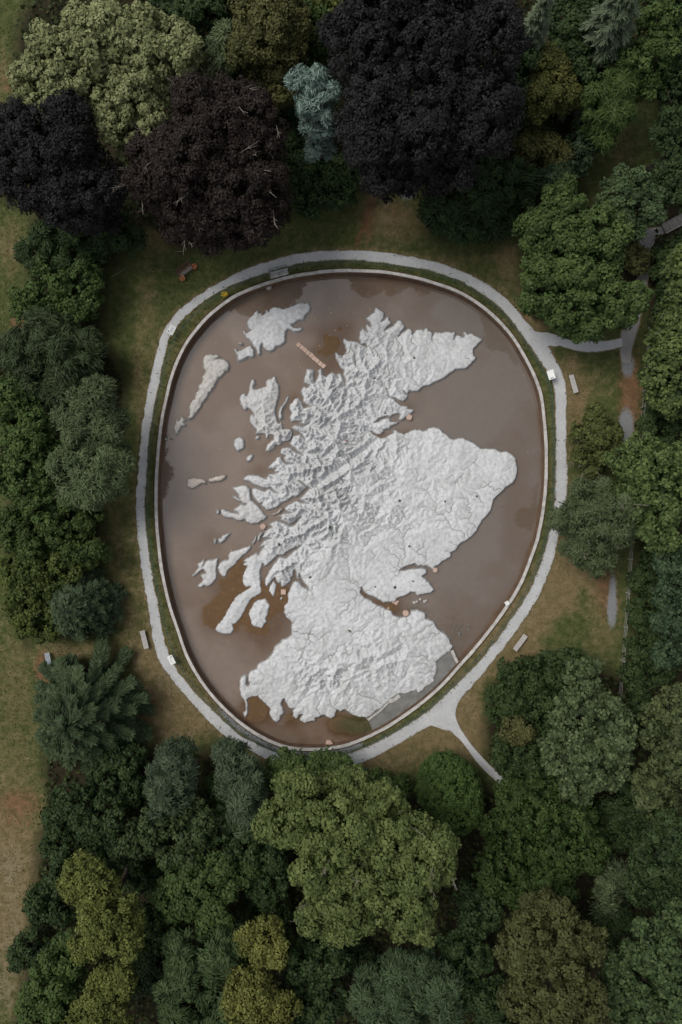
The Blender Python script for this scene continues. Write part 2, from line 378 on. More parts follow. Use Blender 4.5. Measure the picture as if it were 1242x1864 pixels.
# ------------------------------------------------------------------ ground
LAWNS = [[(640,345),(700,320),(760,325),(785,430),(950,430),(950,590),(1130,590),(1175,570),(1180,800),(1155,1050),(1150,1240),(1060,1200),(960,1200),(895,1250),(880,1330),(885,1380),(930,1430),(760,1445),(640,1420),(450,1400),(380,1365),(270,1365),(220,1290),(170,1200),(90,1230),(60,1250),(60,1150),(185,1160),(190,900),(235,700),(185,600),(190,500),(265,420),(340,460),(540,390)],
         [(-60,-60),(70,-60),(30,60),(20,180),(-60,320)], [(-60,330),(60,390),(50,600),(-60,640)],
         [(-60,860),(20,880),(50,1180),(110,1180),(90,1290),(70,1500),(60,1650),(20,1920),(-60,1920)],
         [(1110,180),(1200,190),(1195,310),(1140,350),(1080,380),(1050,330)]]
DRY = [(285,430,45,35,.75),(268,560,22,90,.6),(250,690,14,80,.6),(215,960,30,90,.5),(228,1100,35,70,.65),(268,1190,42,45,1),(300,1270,60,55,1),(345,1310,60,40,.95),(270,1320,60,40,.8),(130,1185,70,18,.9),
       (690,385,50,40,.6),(735,405,70,40,.75),(850,470,70,12,.5),(925,480,28,50,.85),(955,565,14,50,1.1),(985,590,40,12,1.1),(1040,665,16,25,.8),(1050,740,22,60,1),(1085,700,40,40,.45),
       (1028,1010,12,60,1.1),(1000,1085,45,50,1.1),(1050,1060,45,70,.9),(955,1140,60,50,1.1),(925,1200,55,45,1),(850,1280,28,60,1),(855,1340,32,50,1.1),(800,1335,55,16,1.2),(770,1365,70,30,.75),(700,1395,60,25,.7),(1095,1040,30,60,.9),(1100,1160,40,40,.6),
       (20,1600,60,230,1.3),(20,450,30,60,.7),(10,140,40,60,.6),(30,1250,50,80,.4),(20,1100,30,120,.3),(1130,270,30,70,.6),
       (1035,1135,32,22,-.9),(1060,1085,12,22,-.9),(1000,1165,30,10,-.6)]
SOIL = [(30,1500,40,5,.6),(32,588,14,14,1.2),(35,1462,50,30,.8),(78,1218,16,36,1),(1147,715,24,95,.95),(1095,1045,16,60,.35),(1110,1090,24,60,.6),(672,400,10,48,.8),(20,150,20,20,.8),(955,575,9,35,.6),(722,385,22,30,.45),(285,435,20,20,.4),(270,1215,40,30,.3),(1050,740,14,40,.35)]
GRAV = [(1143,664,11,22,1.25),(1140,775,13,32,1.3),(1114,1110,9,36,1.1),(1116,1062,6,30,.75),(741,343,16,22,1.1)]
def blob(px, py, L):
    s = np.zeros(np.shape(px))
    for x, y, a, b, k in L: s = s + k * np.exp(-(((px - x) / a) ** 2 + ((py - y) / b) ** 2))
    return s
def lawn_mask(px, py):
    m = np.zeros(np.shape(px))
    for P in LAWNS:
        ins = in_poly(px, py, P); d = seg_dist(px, py, P)
        m = np.maximum(m, np.where(ins, sstep(0, 26, d) * 0.5 + 0.5, 0.5 - 0.5 * sstep(0, 26, d)))
    return m
NT = 600
th = np.linspace(-np.pi, np.pi, NT, endpoint=False)
offs = np.concatenate([np.arange(0, 22, 0.32), np.arange(22, 62, 0.8), np.geomspace(62, 900, 12)]) * PPM
rw = rr(R_WALL, th) + 4.0
RP = rw[:, None] + offs[None, :]; TH = np.repeat(th[:, None], len(offs), 1)
GPX = PC[0] + np.cos(TH) * RP; GPY = PC[1] - np.sin(TH) * RP
V = polar(TH, RP, 0.0)
pin = rr(R_PIN, TH); pout = rr(R_POUT, TH)
off_path = np.where(RP < pin, pin - RP, np.where(RP > pout, RP - pout, 0))
V[..., 2] = 0.10 * (fbm(V[..., 0] * 0.25, V[..., 1] * 0.25, 5) - 0.5) * sstep(10, 60, off_path) - 0.03 * (RP < pout + 2) * (RP > pin - 2)
lm = lawn_mask(GPX, GPY)
litter = 1 - lm; litter[RP < pout + 10] = 0
dry = 0.86 * blob(GPX, GPY, DRY) + 0.75 * np.exp(-off_path / 7.0) * (RP > pout) + 0.55 * (RP < pin) * fbm(V[..., 0] * .3, V[..., 1] * .3, 9)
soil = 0.95 * np.exp(-(seg_dist(GPX, GPY, [(684,352),(666,400),(649,446)], False) / 5.0) ** 2) + blob(GPX, GPY, SOIL) + 0.3 * np.exp(-off_path / 4.0) * (RP > pout)
grav = blob(GPX, GPY, GRAV)
bank = (RP < pin) * np.exp(-((RP - rw[:, None]) / 9.0) ** 2) * sstep(1255, 1320, GPY) * (GPX < 660) * 1.1   # stony bank at the foot of the wall
grav = np.maximum(grav, bank)
straw = blob(GPX, GPY, [(15,1570,40,50,.5),(25,1680,30,90,.45),(5,1800,30,80,.42),(255,1200,30,40,.3),(300,1255,40,40,.3),(960,1130,50,50,.28),(855,1290,14,40,.4)]) + 0.42 * np.exp(-off_path / 5.0) * (RP > pout)
litter = np.clip(litter - 1.2 * soil - 1.2 * grav, 0, 1)
idx = np.arange(NT * len(offs)).reshape(NT, len(offs)); nx = np.roll(idx, -1, 0)
F = np.stack([idx[:, :-1], idx[:, 1:], nx[:, 1:], nx[:, :-1]], -1).reshape(-1, 4)
me = np_mesh('ground', V.reshape(-1, 3), F, True, {'dry': ('POINT', dry.ravel()), 'soil': ('POINT', soil.ravel()), 'gravel': ('POINT', grav.ravel()), 'straw': ('POINT', straw.ravel()), 'litter': ('POINT', litter.ravel())})
tag(link_mesh('ground', me, M['ground']), kind='structure')

# ------------------------------------------------------------------ gravel ring path and its branches
def ribbon_mesh(name, A, B, z, n_across=7, fade=0.0):
    A = np.asarray(A, float); B = np.asarray(B, float); t = np.linspace(0, 1, n_across)
    P = A[:, None, :] * (1 - t)[None, :, None] + B[:, None, :] * t[None, :, None]
    k = (CAM_H - z) / CAM_H / PPM
    V = np.stack([(P[..., 0] - CX) * k, (CY - P[..., 1]) * k, np.full(P.shape[:2], z)], -1)
    V[..., 2] += 0.02 * np.sin(np.pi * t)[None, :]
    e = np.abs(2 * t - 1) ** 3; E = np.repeat(e[None, :], len(A), 0)
    if fade: E = E * sstep(fade * .6, fade, np.linspace(0, 1, len(A)))[:, None]
    n = len(A); i = np.arange(n * n_across).reshape(n, n_across)
    F = np.stack([i[:-1, :-1], i[1:, :-1], i[1:, 1:], i[:-1, 1:]], -1).reshape(-1, 4)
    return np_mesh(name, V.reshape(-1, 3), F, True, {'edge': ('POINT', E.ravel())})
def resample(pts, n):
    p = np.array(pts, float); d = np.concatenate([[0], np.cumsum(np.hypot(*np.diff(p, axis=0).T))]); s = np.linspace(0, d[-1], n)
    o = np.stack([np.interp(s, d, p[:, 0]), np.interp(s, d, p[:, 1])], -1)
    k = max(1, n // 40)
    for _ in range(3):
        q = o.copy(); q[k:-k] = (o[:-2 * k] + o[k:-k] * 2 + o[2 * k:]) / 4; o = q
    return o
tt = np.linspace(-np.pi, np.pi, 1441)
def edge_noise(s, seed, amp): return amp * (fbm(s * 1.0, s * 0 + 3.3, seed, 4) - 0.5) * 2
s_ = np.arange(1441) * 0.16
_en1 = edge_noise(s_, 31, 2.4); _en2 = edge_noise(s_, 47, 3.0); _en1[-1] = _en1[0]; _en2[-1] = _en2[0]
ri = rr(R_PIN, tt) + _en1 - 1.2; ro = rr(R_POUT, tt) + _en2 + 1.2
A = np.stack([PC[0] + np.cos(tt) * ri, PC[1] - np.sin(tt) * ri], -1); B = np.stack([PC[0] + np.cos(tt) * ro, PC[1] - np.sin(tt) * ro], -1)
tag(link_mesh('path', ribbon_mesh('path', A[::-1], B[::-1], 0.004), M['gravel']), kind='structure')
def branch(name, a, b, z, mat, n=80, fade=0.26):
    A = resample(a, n); B = resample(b, n); s = np.arange(n) * 0.3
    A = A + edge_noise(s, 5, 1.6)[:, None]; B = B + edge_noise(s, 8, 1.6)[:, None]
    return tag(link_mesh(name, ribbon_mesh(name, A, B, z, fade=fade), mat), kind='structure')
branch('path_branch', [(962,600),(985,606),(1003,605),(1021,611),(1040,618),(1079,620),(1105,619),(1132,613)], [(988,640),(998,629),(1016,630),(1034,636),(1066,643),(1099,641),(1115,638),(1134,632)], 0.034, M['gravel'])
branch('path_branch', [(862,1240),(838,1273),(828,1293),(835,1320),(858,1354),(892,1392),(925,1418),(960,1440)], [(770,1312),(786,1322),(800,1325),(813,1329),(840,1350),(867,1388),(889,1411),(935,1450)], 0.034, M['gravel'])
branch('side_path', [(1159,424),(1168,470),(1160,500),(1150,530),(1138,580),(1128,605),(1126,640),(1130,660)], [(1192,436),(1183,470),(1184,500),(1178,530),(1167,585),(1162,607),(1152,640),(1150,660)], 0.012, M['gravel_shaded'])
branch('side_path', [(1158,424),(1180,414),(1206,411)], [(1166,448),(1190,438),(1214,424)], 0.018, M['gravel_shaded'], 30)

# ------------------------------------------------------------------ pond: bed, water, wall
bx = np.arange(-20.0, 22.0, 0.2); by = np.arange(-26.5, 25.5, 0.2)
BX, BY = np.meshgrid(bx, by, indexing='ij')
kb = (CAM_H - WATER_Z) / CAM_H / PPM
BPX = BX / kb + CX; BPY = CY - BY / kb
EXPO = [(430,1080,52,62,1.0),(478,1128,34,50,.95),(400,1130,36,30,.8),(500,1080,20,34,.8),(525,1085,16,30,.8),(390,1115,26,24,.6),(440,1045,20,30,.7),
        (480,1280,40,30,.9),(455,1265,14,20,.8),(530,1310,26,22,.8),(450,1310,40,14,.6),(640,1318,44,14,.95),(660,1330,30,12,.9),(612,1318,14,18,.8),
        (607,625,26,26,.75),(585,640,30,26,.6),(622,600,20,16,.6),(560,600,30,14,.45),(625,668,16,10,.7),(597,668,10,14,.6),
        (713,1108,18,14,1.0),(690,1095,12,8,.9),(660,1085,8,10,.9),(735,792,18,10,.7),(690,790,10,10,.9),(742,740,16,16,.45),(483,820,20,18,.5),(470,858,24,16,.6),(400,745,1,1,0),(500,800,14,20,.5),(455,800,14,30,.35),(535,735,12,18,.6)]
thp, rpx_ = to_polar(BPX, BPY); wall_r = rr(R_WALL, thp)
expo = blob(BPX, BPY, EXPO)
n_b = fbm(BX * .55, BY * .55, 21, 5)
expo = expo * (0.55 + 0.9 * fbm(BX * 1.1, BY * 1.1, 88, 4))
bed_h = BED_Z + np.clip(expo, 0, 1.1) * 0.17 + (n_b - 0.5) * 0.10
rim = np.exp(-((wall_r - rpx_) / 10.0) ** 2) * sstep(.45, .7, fbm(BX * .4, BY * .4, 3))
rust = np.clip(expo * 1.1 + 0.8 * rim + 0.4 * sstep(.48, .72, fbm(BX * .16, BY * .16, 77)), 0, 1)
ALG = [(655,1320,50,20,1.1),(690,1330,25,15,.8),(500,1300,20,15,.4),(545,1060,20,25,.5),(600,640,40,30,.3),(480,905,30,30,.2),(830,1170,40,60,.35),(755,1120,30,30,.5),(905,905,30,40,.25)]
algae = blob(BPX, BPY, ALG)
keep = rpx_ < wall_r + 6
ii = np.arange(BX.size).reshape(BX.shape)
F = np.stack([ii[:-1, :-1], ii[1:, :-1], ii[1:, 1:], ii[:-1, 1:]], -1)
F = F[keep[:-1, :-1] & keep[1:, 1:] & keep[1:, :-1] & keep[:-1, 1:]].reshape(-1, 4)
used = np.unique(F); rem = -np.ones(BX.size, int); rem[used] = np.arange(len(used))
Vb = np.stack([BX, BY, bed_h], -1).reshape(-1, 3)[used]
me = np_mesh('pond_bed', Vb, rem[F], True, {'grey_east': ('POINT', sstep(620, 860, BPX + 160 * (n_b - .5)).ravel()[used]), 'rust': ('POINT', rust.ravel()[used]), 'algae': ('POINT', algae.ravel()[used])})
tag(link_mesh('pond_bed', me, M['bed']), kind='structure')

t2 = np.linspace(-np.pi, np.pi, 360, endpoint=False)
rim_pts = polar(t2, rr(R_WALL, t2) - 1.0, WATER_Z)
wm = bpy.data.meshes.new('pond_water'); c0 = polar(0.0, 0.0, WATER_Z)
wm.from_pydata([tuple(c0)] + [tuple(p) for p in rim_pts], [], [(0, 1 + i, 1 + (i + 1) % 360) for i in range(360)]); wm.update()
tag(link_mesh('pond_water', wm, M['water']), kind='structure')

wall = tag(empty('pond_wall', W(PC[0], WALL[53][1], 0)), 'low pale concrete retaining wall ringing the whole muddy pond', 'wall')
wl = np.array(wall.location)
# the wall body (inner face dark brown) sits under the coping stones
t3 = np.linspace(-np.pi, np.pi, 480, endpoint=False)
def wring(o, z): return polar(t3, rr(R_WALL, t3) + o, COPE_Z) * [1, 1, 0] + [0, 0, z] - wl
prof = [(-2.8, BED_Z - 0.3), (-2.8, COPE_Z - 0.12), (4.2, COPE_Z - 0.12), (5.2, -0.5)]
V = np.concatenate([wring(o, z) for o, z in prof]); n = 480
F = [(k * n + i, k * n + (i + 1) % n, (k + 1) * n + (i + 1) % n, (k + 1) * n + i) for k in range(3) for i in range(n)]
link_mesh('retaining_face', np_mesh('retaining_face', V, np.array(F)), M['wallface'], wall)
prof = [(-2.9, COPE_Z - 0.117), (-2.9, COPE_Z - 0.014), (2.2, COPE_Z - 0.014), (2.2, COPE_Z - 0.116)]
V = np.concatenate([wring(o, z) for o, z in prof])
link_mesh('mortar', np_mesh('mortar', V, np.array(F)), M['coping'], wall)
ncop = 132
for i in range(ncop):
    a0 = -math.pi + 2 * math.pi * i / ncop + 0.00015; a1 = -math.pi + 2 * math.pi * (i + 1) / ncop - 0.00015
    zz = COPE_Z + random.uniform(-0.006, 0.006); w0 = -3.1 + random.uniform(-.1, .1); w1 = 2.3 + random.uniform(-.4, .7)
    th_ = np.linspace(a0, a1, 4); vv = []
    for z in (COPE_Z - 0.118, zz):
        ins = 0.3 if z == zz else 0.0
        vv += [polar(th_, rr(R_WALL, th_) + w0 + ins, COPE_Z) * [1, 1, 0] + [0, 0, z] - wl, polar(th_, rr(R_WALL, th_) + w1 - ins, COPE_Z) * [1, 1, 0] + [0, 0, z] - wl]
    V = np.concatenate(vv)      # 4 bottom inner, 4 bottom outer, 4 top inner, 4 top outer
    F = []
    for j in range(3):
        F += [(8 + j, 8 + j + 1, 12 + j + 1, 12 + j)[::-1], (j, j + 1, 9 + j, 8 + j), (4 + j, 12 + j, 13 + j, 5 + j)]
    F += [(0, 8, 12, 4), (3, 7, 15, 11)]
    link_mesh('coping_stone', np_mesh('coping_stone', V, np.array(F)), M['coping'], wall)

# ------------------------------------------------------------------ the concrete relief map: traced outlines
CR = {1: (280, 520, 3.88125), 2: (580, 520, 3.88125), 3: (280, 820, 3.88125), 4: (580, 760, 3.2684), 5: (340, 960, 5.6455), 6: (420, 1040, 4.14), 7: (640, 1020, 3.88125)}
def P(c, *pts):
    ox, oy, s = CR[c]; return [(ox + x / s, oy + y / s) for x, y in pts]
MAIN = (P(2,(405,155),(440,170),(468,195),(465,220),(445,255),(480,225),(498,222),(500,245),(520,262),(490,290),(465,318),(500,300),(525,280),(545,262),(560,245),(590,252),(610,285),(600,310),(570,345),(560,362),(590,335),(615,315),(640,300),(662,318),(665,345),(680,325),(690,312),(715,308),(745,315),(765,298),(778,318),(800,322),(808,345),(800,385),(812,350),(820,332),(850,328),(870,338),(895,328),(925,322),(945,330),(962,328),(968,345),(955,385),(972,355),(990,350),(1010,360),(1025,365),(1030,350),(1018,338),(1030,322),(1045,330),(1050,342),(1075,338),(1100,352),(1130,365),(1162,380),(1145,400),(1120,425),(1095,450),(1090,475),(1095,495),(1112,500),(1105,525),(1085,545),(1060,575),(1035,592),(1000,590),(970,595),(930,620),(890,650),(850,672),(810,690),(775,710),(740,720),(700,750),(670,748),(645,745),(632,765),(610,760),(602,745),(612,768),(630,772),(628,800),(605,818),(575,815),(545,795),(510,788),(495,772),(480,735),(488,760),(500,788),(530,802),(555,825),(580,850),(610,848),(632,850),(635,868),(660,872),(680,878),(655,900),(625,925),(600,945),(580,952),(565,945),(572,925),(582,912),(560,905),(535,910),(510,925),(480,922),(450,932),(420,948),(392,968),(430,960),(470,938),(500,935),(508,958),(540,960),(578,962),(550,978),(520,990),(505,1010),(480,1015),(455,1015),(462,1030),(440,1055),(415,1050),(390,1035),(368,1028),(390,1052),(420,1066),(450,1078),(480,1065),(510,1050),(530,1040),(525,1020),(545,1018),(575,1035),(600,1048),(640,1030),(680,1015),(715,1020),(735,1028),(765,1020),(775,1005),(820,1000),(860,1008),(880,1035),(915,1065),(950,1088),(990,1080),(1020,1078),(1060,1095),(1100,1115),(1130,1135),(1150,1150),(1175,1148),(1205,1152))
 + P(4,(1046,184),(1060,190),(1085,205),(1120,200),(1150,220),(1170,240),(1175,265),(1183,300),(1180,340),(1170,370),(1150,395),(1120,415),(1085,445),(1075,460),(1045,487),(1035,520),(1028,550),(1000,585),(970,615),(955,650),(935,685),(905,712),(870,740),(845,748),(830,765),(815,790),(785,805),(790,830),(760,845),(735,858),(715,875),(690,895),(678,905),(665,895),(640,883),(615,880),(590,883),(570,873),(545,876),(515,890),(485,908),(520,908),(555,899),(590,896),(620,894),(645,905),(640,930),(615,942),(635,955),(650,975),(675,1005),(690,1025),(665,1042),(630,1052),(590,1060),(575,1042),(550,1038),(525,1055),(490,1068),(465,1075),(455,1095),(420,1098),(385,1100),(350,1080),(310,1060),(275,1045),(255,1012),(248,1042),(275,1068),(300,1080),(330,1105),(370,1124),(400,1137),(435,1150),(450,1175),(480,1188),(520,1185),(545,1165),(555,1145),(590,1140),(620,1155),(640,1165),(638,1195),(670,1205),(695,1220))
 + P(7,(600,470),(625,495),(655,510),(685,535),(695,560),(700,585),(718,605),(705,630),(690,650),(650,672),(615,700),(600,720),(605,760),(598,800),(580,830),(590,855),(560,875),(520,895),(500,920),(475,935),(455,918),(420,930),(385,945),(350,940),(330,942),(290,972),(250,1002),(215,1038),(175,1066),(145,1092),(110,1112),(75,1110),(40,1100),(0,1087))
 + P(6,(890,1060),(855,1040),(830,1055),(800,1045),(790,1090),(755,1110),(725,1095),(700,1085),(670,1098),(640,1105),(642,1125),(600,1130),(565,1145),(525,1130),(520,1115),(545,1075),(520,1080),(508,1110),(485,1105),(468,1080),(470,1045),(485,1030),(455,1035),(430,1015),(412,985),(408,955),(390,975),(382,1000),(400,1030),(405,1050),(385,1085),(370,1120),(345,1140),(320,1115),(300,1095),(290,1070),(300,1040),(270,1005),(240,975),(215,960),(200,938),(175,940),(145,950),(125,965),(135,990),(132,1030),(135,1070),(120,1100),(100,1095),(95,1060),(115,1040),(112,1000),(98,965),(78,940),(68,890),(68,830),(80,795),(105,778),(125,785),(122,815),(118,850),(132,862),(142,850),(135,820),(135,785),(150,755),(195,730),(205,700),(250,675),(285,650),(315,610),(330,570),(370,540),(385,515),(430,505),(455,480),(460,450),(455,420),(460,385),(440,360),(415,345),(405,310),(400,260),(425,235),(430,205),(430,170),(445,135),(465,90),(490,70),(515,80),(535,105),(560,122),(592,138),(572,108),(550,82),(535,60),(525,30))
 + P(3,(1030,865),(1024,912),(1012,900),(1008,855),(1000,838),(985,850),(985,890),(965,900),(970,925),(940,950),(905,968),(897,930),(890,945),(872,925),(858,893),(840,912),(815,945),(795,965),(785,940),(795,890),(815,850),(850,800),(885,757),(940,757),(975,722),(1010,698),(1045,670),(1000,682),(950,712),(920,737),(880,740),(850,762),(830,783),(800,815),(780,818),(770,800),(765,815),(755,860),(755,910),(760,960))
 + P(5,(770,680),(700,715),(650,760),(620,830),(590,880),(560,930),(520,985),(480,995),(495,1040),(470,1080),(430,1100),(370,1090),(320,1080),(298,1050),(310,1015),(345,970),(390,900),(430,830),(480,750),(530,690),(590,650),(660,605),(610,618),(590,595),(575,560),(580,500),(600,440),(625,400),(590,392),(580,370),(610,360),(580,350),(600,325),(640,305),(690,275),(720,255),(742,288))
 + P(3,(750,715),(785,675),(745,685),(775,645),(800,630),(830,620),(790,622),(768,615),(780,580),(810,555),(840,545),(815,520),(840,505),(870,497),(920,512),(960,534),(988,530),(1020,500),(1045,468),(1015,486),(980,512),(960,520),(925,502),(900,490),(905,470),(880,462),(905,450),(930,438),(982,440),(940,428),(920,415),(930,395),(960,380),(985,364),(1015,357),(1040,370),(1095,374),(1060,362),(1032,342),(1055,320),(1088,280),(1108,265),(1085,252),(1060,232),(1020,212),(1058,242),(1080,262),(1040,300),(1010,328),(985,322),(950,348),(915,365),(880,395),(840,415),(800,422),(775,400),(760,388),(775,368),(752,378),(730,360),(705,330),(695,295),(695,268),(720,264),(760,277),(782,287),(820,272),(850,292),(882,305),(845,280),(830,262),(800,265),(770,267),(740,253),(700,240),(670,220),(640,210),(635,195),(660,178),(700,170),(745,180),(770,195),(800,205),(790,190),(820,180),(835,195),(810,175),(820,165),(860,165),(885,150),(860,158),(850,140),(870,128),(815,130),(810,125),(835,90),(860,70),(870,45),(900,45),(912,78),(940,98),(988,94),(935,84),(920,60),(935,40),(900,20))
 + P(1,(893,1164),(905,1150),(945,1140),(975,1150),(1000,1172),(1055,1198),(1020,1168),(985,1143),(960,1120),(975,1090),(990,1060),(1040,1052),(1068,1095),(1050,1047),(1020,1035),(985,1020),(975,1005),(1000,985),(1035,990),(1060,997),(1100,968),(1060,983),(1030,973),(1050,955),(1000,955),(970,962),(965,940),(975,900),(960,870),(965,840),(1000,800),(1020,790),(1040,815),(1060,862),(1112,856),(1075,838),(1055,820),(1060,790),(1045,760),(1040,740),(1060,715),(1088,722),(1102,705),(1088,698),(1060,680),(1070,640),(1080,592),(1130,595),(1135,620),(1125,650),(1140,690),(1152,660),(1165,630),(1160,600),(1180,582),(1195,600),(1195,630),(1215,645))
 + P(2,(80,620),(100,612),(120,625),(137,662),(128,628),(150,622),(178,650),(188,702),(192,660),(175,630),(180,600),(160,590),(145,560),(130,525),(118,510),(120,470),(135,470),(145,490),(165,490),(165,505),(195,470),(200,455),(185,440),(190,425),(175,385),(185,370),(205,388),(240,390),(280,400),(290,405),(338,438),(340,415),(300,408),(285,375),(292,350),(290,330),(305,315),(315,297),(345,330),(335,290),(330,280),(350,275),(370,292),(365,265),(345,250),(332,232),(360,210),(390,190)))
ISLES = [
 ('relief', 'large craggy northwestern grey island with a hooked eastern spit', P(1,(1100,115),(1108,150),(1100,190),(1080,205),(1065,225),(1060,250),(1030,245),(1000,265),(975,275),(985,295),(1010,300),(1045,295),(1055,310),(1040,325),(985,332),(970,315),(955,305),(940,320),(930,345),(935,380),(920,410),(895,425),(870,430),(850,455),(820,468),(795,455),(775,440),(765,410),(755,440),(758,475),(748,495),(735,480),(730,455),(703,426),(690,400),(660,375),(640,345),(630,320),(645,320),(655,340),(685,320),(665,300),(655,270),(670,240),(690,215),(710,190),(735,175),(750,195),(770,190),(770,210),(790,190),(795,170),(805,170),(812,190),(825,165),(850,155),(895,155),(910,165),(940,160),(975,145),(1010,130),(1040,118),(1065,125))),
 ('relief', 'small notched grey island tucked under the big northwestern one', P(1,(570,450),(585,445),(595,462),(625,455),(655,435),(680,422),(696,432),(710,460),(710,505),(690,510),(660,505),(630,530),(605,540),(592,510),(580,475))),
 ('relief_warm', 'tiny pale islet just above the small notched grey island', P(1,(595,410),(610,400),(635,405),(632,420),(610,422))),
 ('relief_warm', 'long tapering island with a wide head at the west', P(1,(350,510),(370,485),(400,478),(430,490),(450,485),(465,500),(455,515),(440,522),(470,515),(505,515),(530,535),(540,570),(525,600),(490,630),(460,660),(440,690),(425,710),(415,740),(385,765),(375,800),(345,830),(325,870),(300,910),(290,935),(260,950),(250,930),(258,890),(255,850),(275,810),(300,770),(315,740),(315,700),(340,680),(350,640),(365,610),(350,570))),
 ('relief_warm', 'little jagged island below the tail of the long tapering one', P(1,(155,950),(185,955),(195,930),(205,925),(215,940),(235,940),(230,955),(210,965),(230,980),(215,998),(195,1000),(180,1020),(180,1050),(165,1068),(155,1050),(140,1020),(135,1000),(160,985))),
 ('relief_warm', 'round dot of an islet nearest the western pond wall', P(1,(76,1085),(82,1075),(95,1073),(104,1082),(100,1095),(86,1100))),
 ('relief_warm', 'smaller round islet second from the western pond wall', P(1,(115,1078),(122,1069),(133,1072),(136,1082),(124,1088))),
 ('relief_white', 'big pale winged island close off the west coast', P(1,(695,660),(715,662),(718,690),(705,715),(715,735),(760,720),(795,710),(792,680),(810,660),(840,655),(850,642),(862,648),(870,680),(885,700),(888,750),(880,800),(865,850),(860,900),(865,930),(875,960),(890,975),(905,960),(910,1010),(930,1012),(965,1015),(985,1040),(980,1070),(960,1095),(930,1105),(910,1100),(895,1130),(870,1125),(850,1150),(820,1175),(785,1170),(800,1130),(830,1095),(850,1085),(845,1055),(815,1055),(810,1075),(790,1080),(790,1050),(770,1045),(750,1050),(720,1050),(725,1020),(700,990),(678,960),(675,930),(690,910),(715,920),(690,880),(665,865),(655,885),(635,875),(615,835),(608,800),(625,765),(645,760),(660,780),(675,745),(675,710))),
 ('relief', 'thin curved sliver of island right of the winged island', P(1,(945,780),(958,785),(945,820),(920,860),(905,890),(912,920),(910,940),(890,950),(880,930),(880,895),(900,855),(930,820))),
 ('relief', 'squarish lone island below the winged island', P(1,(565,1095),(595,1070),(620,1068),(640,1090),(645,1125),(630,1155),(600,1175),(580,1160),(565,1130))),
 ('relief', 'tiny pebble islet under the winged island', P(1,(720,1065),(735,1055),(752,1065),(750,1085),(735,1092),(720,1085))),
 ('relief_white', 'small oval island just southeast of the squarish lone one', P(3,(652,55),(680,30),(700,28),(705,50),(685,75),(665,82))),
 ('relief_pink', 'pinkish lumpy island, left one of the western pair', P(3,(235,225),(245,198),(285,190),(310,198),(350,200),(375,212),(372,235),(340,235),(310,255),(280,270),(250,262),(235,250))),
 ('relief_pink', 'pinkish slanting island, right one of the western pair', P(3,(385,200),(420,190),(460,180),(490,168),(515,175),(505,195),(485,215),(450,222),(420,225),(390,222))),
 ('relief_white', 'smooth white island with deep western inlets and a long arm', P(3,(560,265),(590,250),(630,245),(660,250),(680,270),(680,310),(690,350),(720,370),(750,400),(775,440),(802,465),(780,490),(740,515),(690,520),(660,510),(650,490),(600,495),(560,480),(510,475),(480,455),(470,425),(485,408),(515,425),(560,440),(605,445),(575,430),(560,415),(590,395),(620,380),(655,380),(630,370),(600,360),(565,340),(560,320),(590,325),(610,345),(600,315),(575,290))),
 ('relief', 'tiny islet at the tip of the long-armed white island', P(3,(440,420),(463,415),(465,445),(440,452))),
 ('relief', 'tiny square islet left of the slim narrow island', P(3,(425,628),(440,622),(447,655),(430,658))),
 ('relief', 'slim narrow island slanting in open water below the white one', P(3,(455,625),(480,615),(490,595),(520,588),(545,585),(530,605),(510,625),(490,645),(465,658))),
 ('relief_white', 'slender pointed island lying beside the long southern peninsula', P(3,(690,668),(690,690),(655,725),(610,765),(575,810),(545,830),(525,850),(515,890),(490,892),(465,870),(455,830),(465,795),(500,775),(530,770),(525,745),(545,715),(590,700),(640,685))),
 ('relief_white', 'forked island with a thin prong, farthest southwest', P(3,(360,765),(365,785),(345,820),(360,800),(375,775),(415,770),(460,762),(450,800),(445,850),(445,900),(425,935),(395,958),(360,955),(345,970),(320,970),(312,950),(340,930),(345,910),(335,875),(370,860),(350,835),(310,870),(280,895),(270,885),(300,850),(320,820),(305,805),(325,790),(345,780))),
 ('relief', 'rounded oblong island right of the long southern peninsula', P(5,(810,725),(830,750),(855,800),(845,860),(840,900),(820,930),(825,970),(800,1000),(785,1030),(740,1032),(690,1020),(665,990),(655,940),(640,885),(660,830),(690,770),(740,740))),
 ('relief', 'small leaf-shaped island wedged between southern peninsulas', P(3,(845,918),(862,932),(874,950),(865,985),(860,1020),(845,1035),(825,1015),(812,990),(820,948))),
 ('relief_white', 'tiny white block islet beside a pink stone in the firth', P(3,(900,1030),(920,1035),(908,1060),(888,1058))),
 ('relief_white', 'small kinked white islet off the ragged southwest coast', P(3,(720,600),(730,605),(725,640),(705,665),(692,650),(712,630))),
 ('relief_white', 'narrow upright white islet hugging the ragged southwest coast', P(3,(760,575),(770,585),(750,640),(735,640),(738,610))),
 ('relief_pink', 'thin pinkish sliver island inside the long sea loch', P(3,(905,405),(920,408),(890,440),(860,455),(830,460),(835,450),(865,440),(885,415)))]

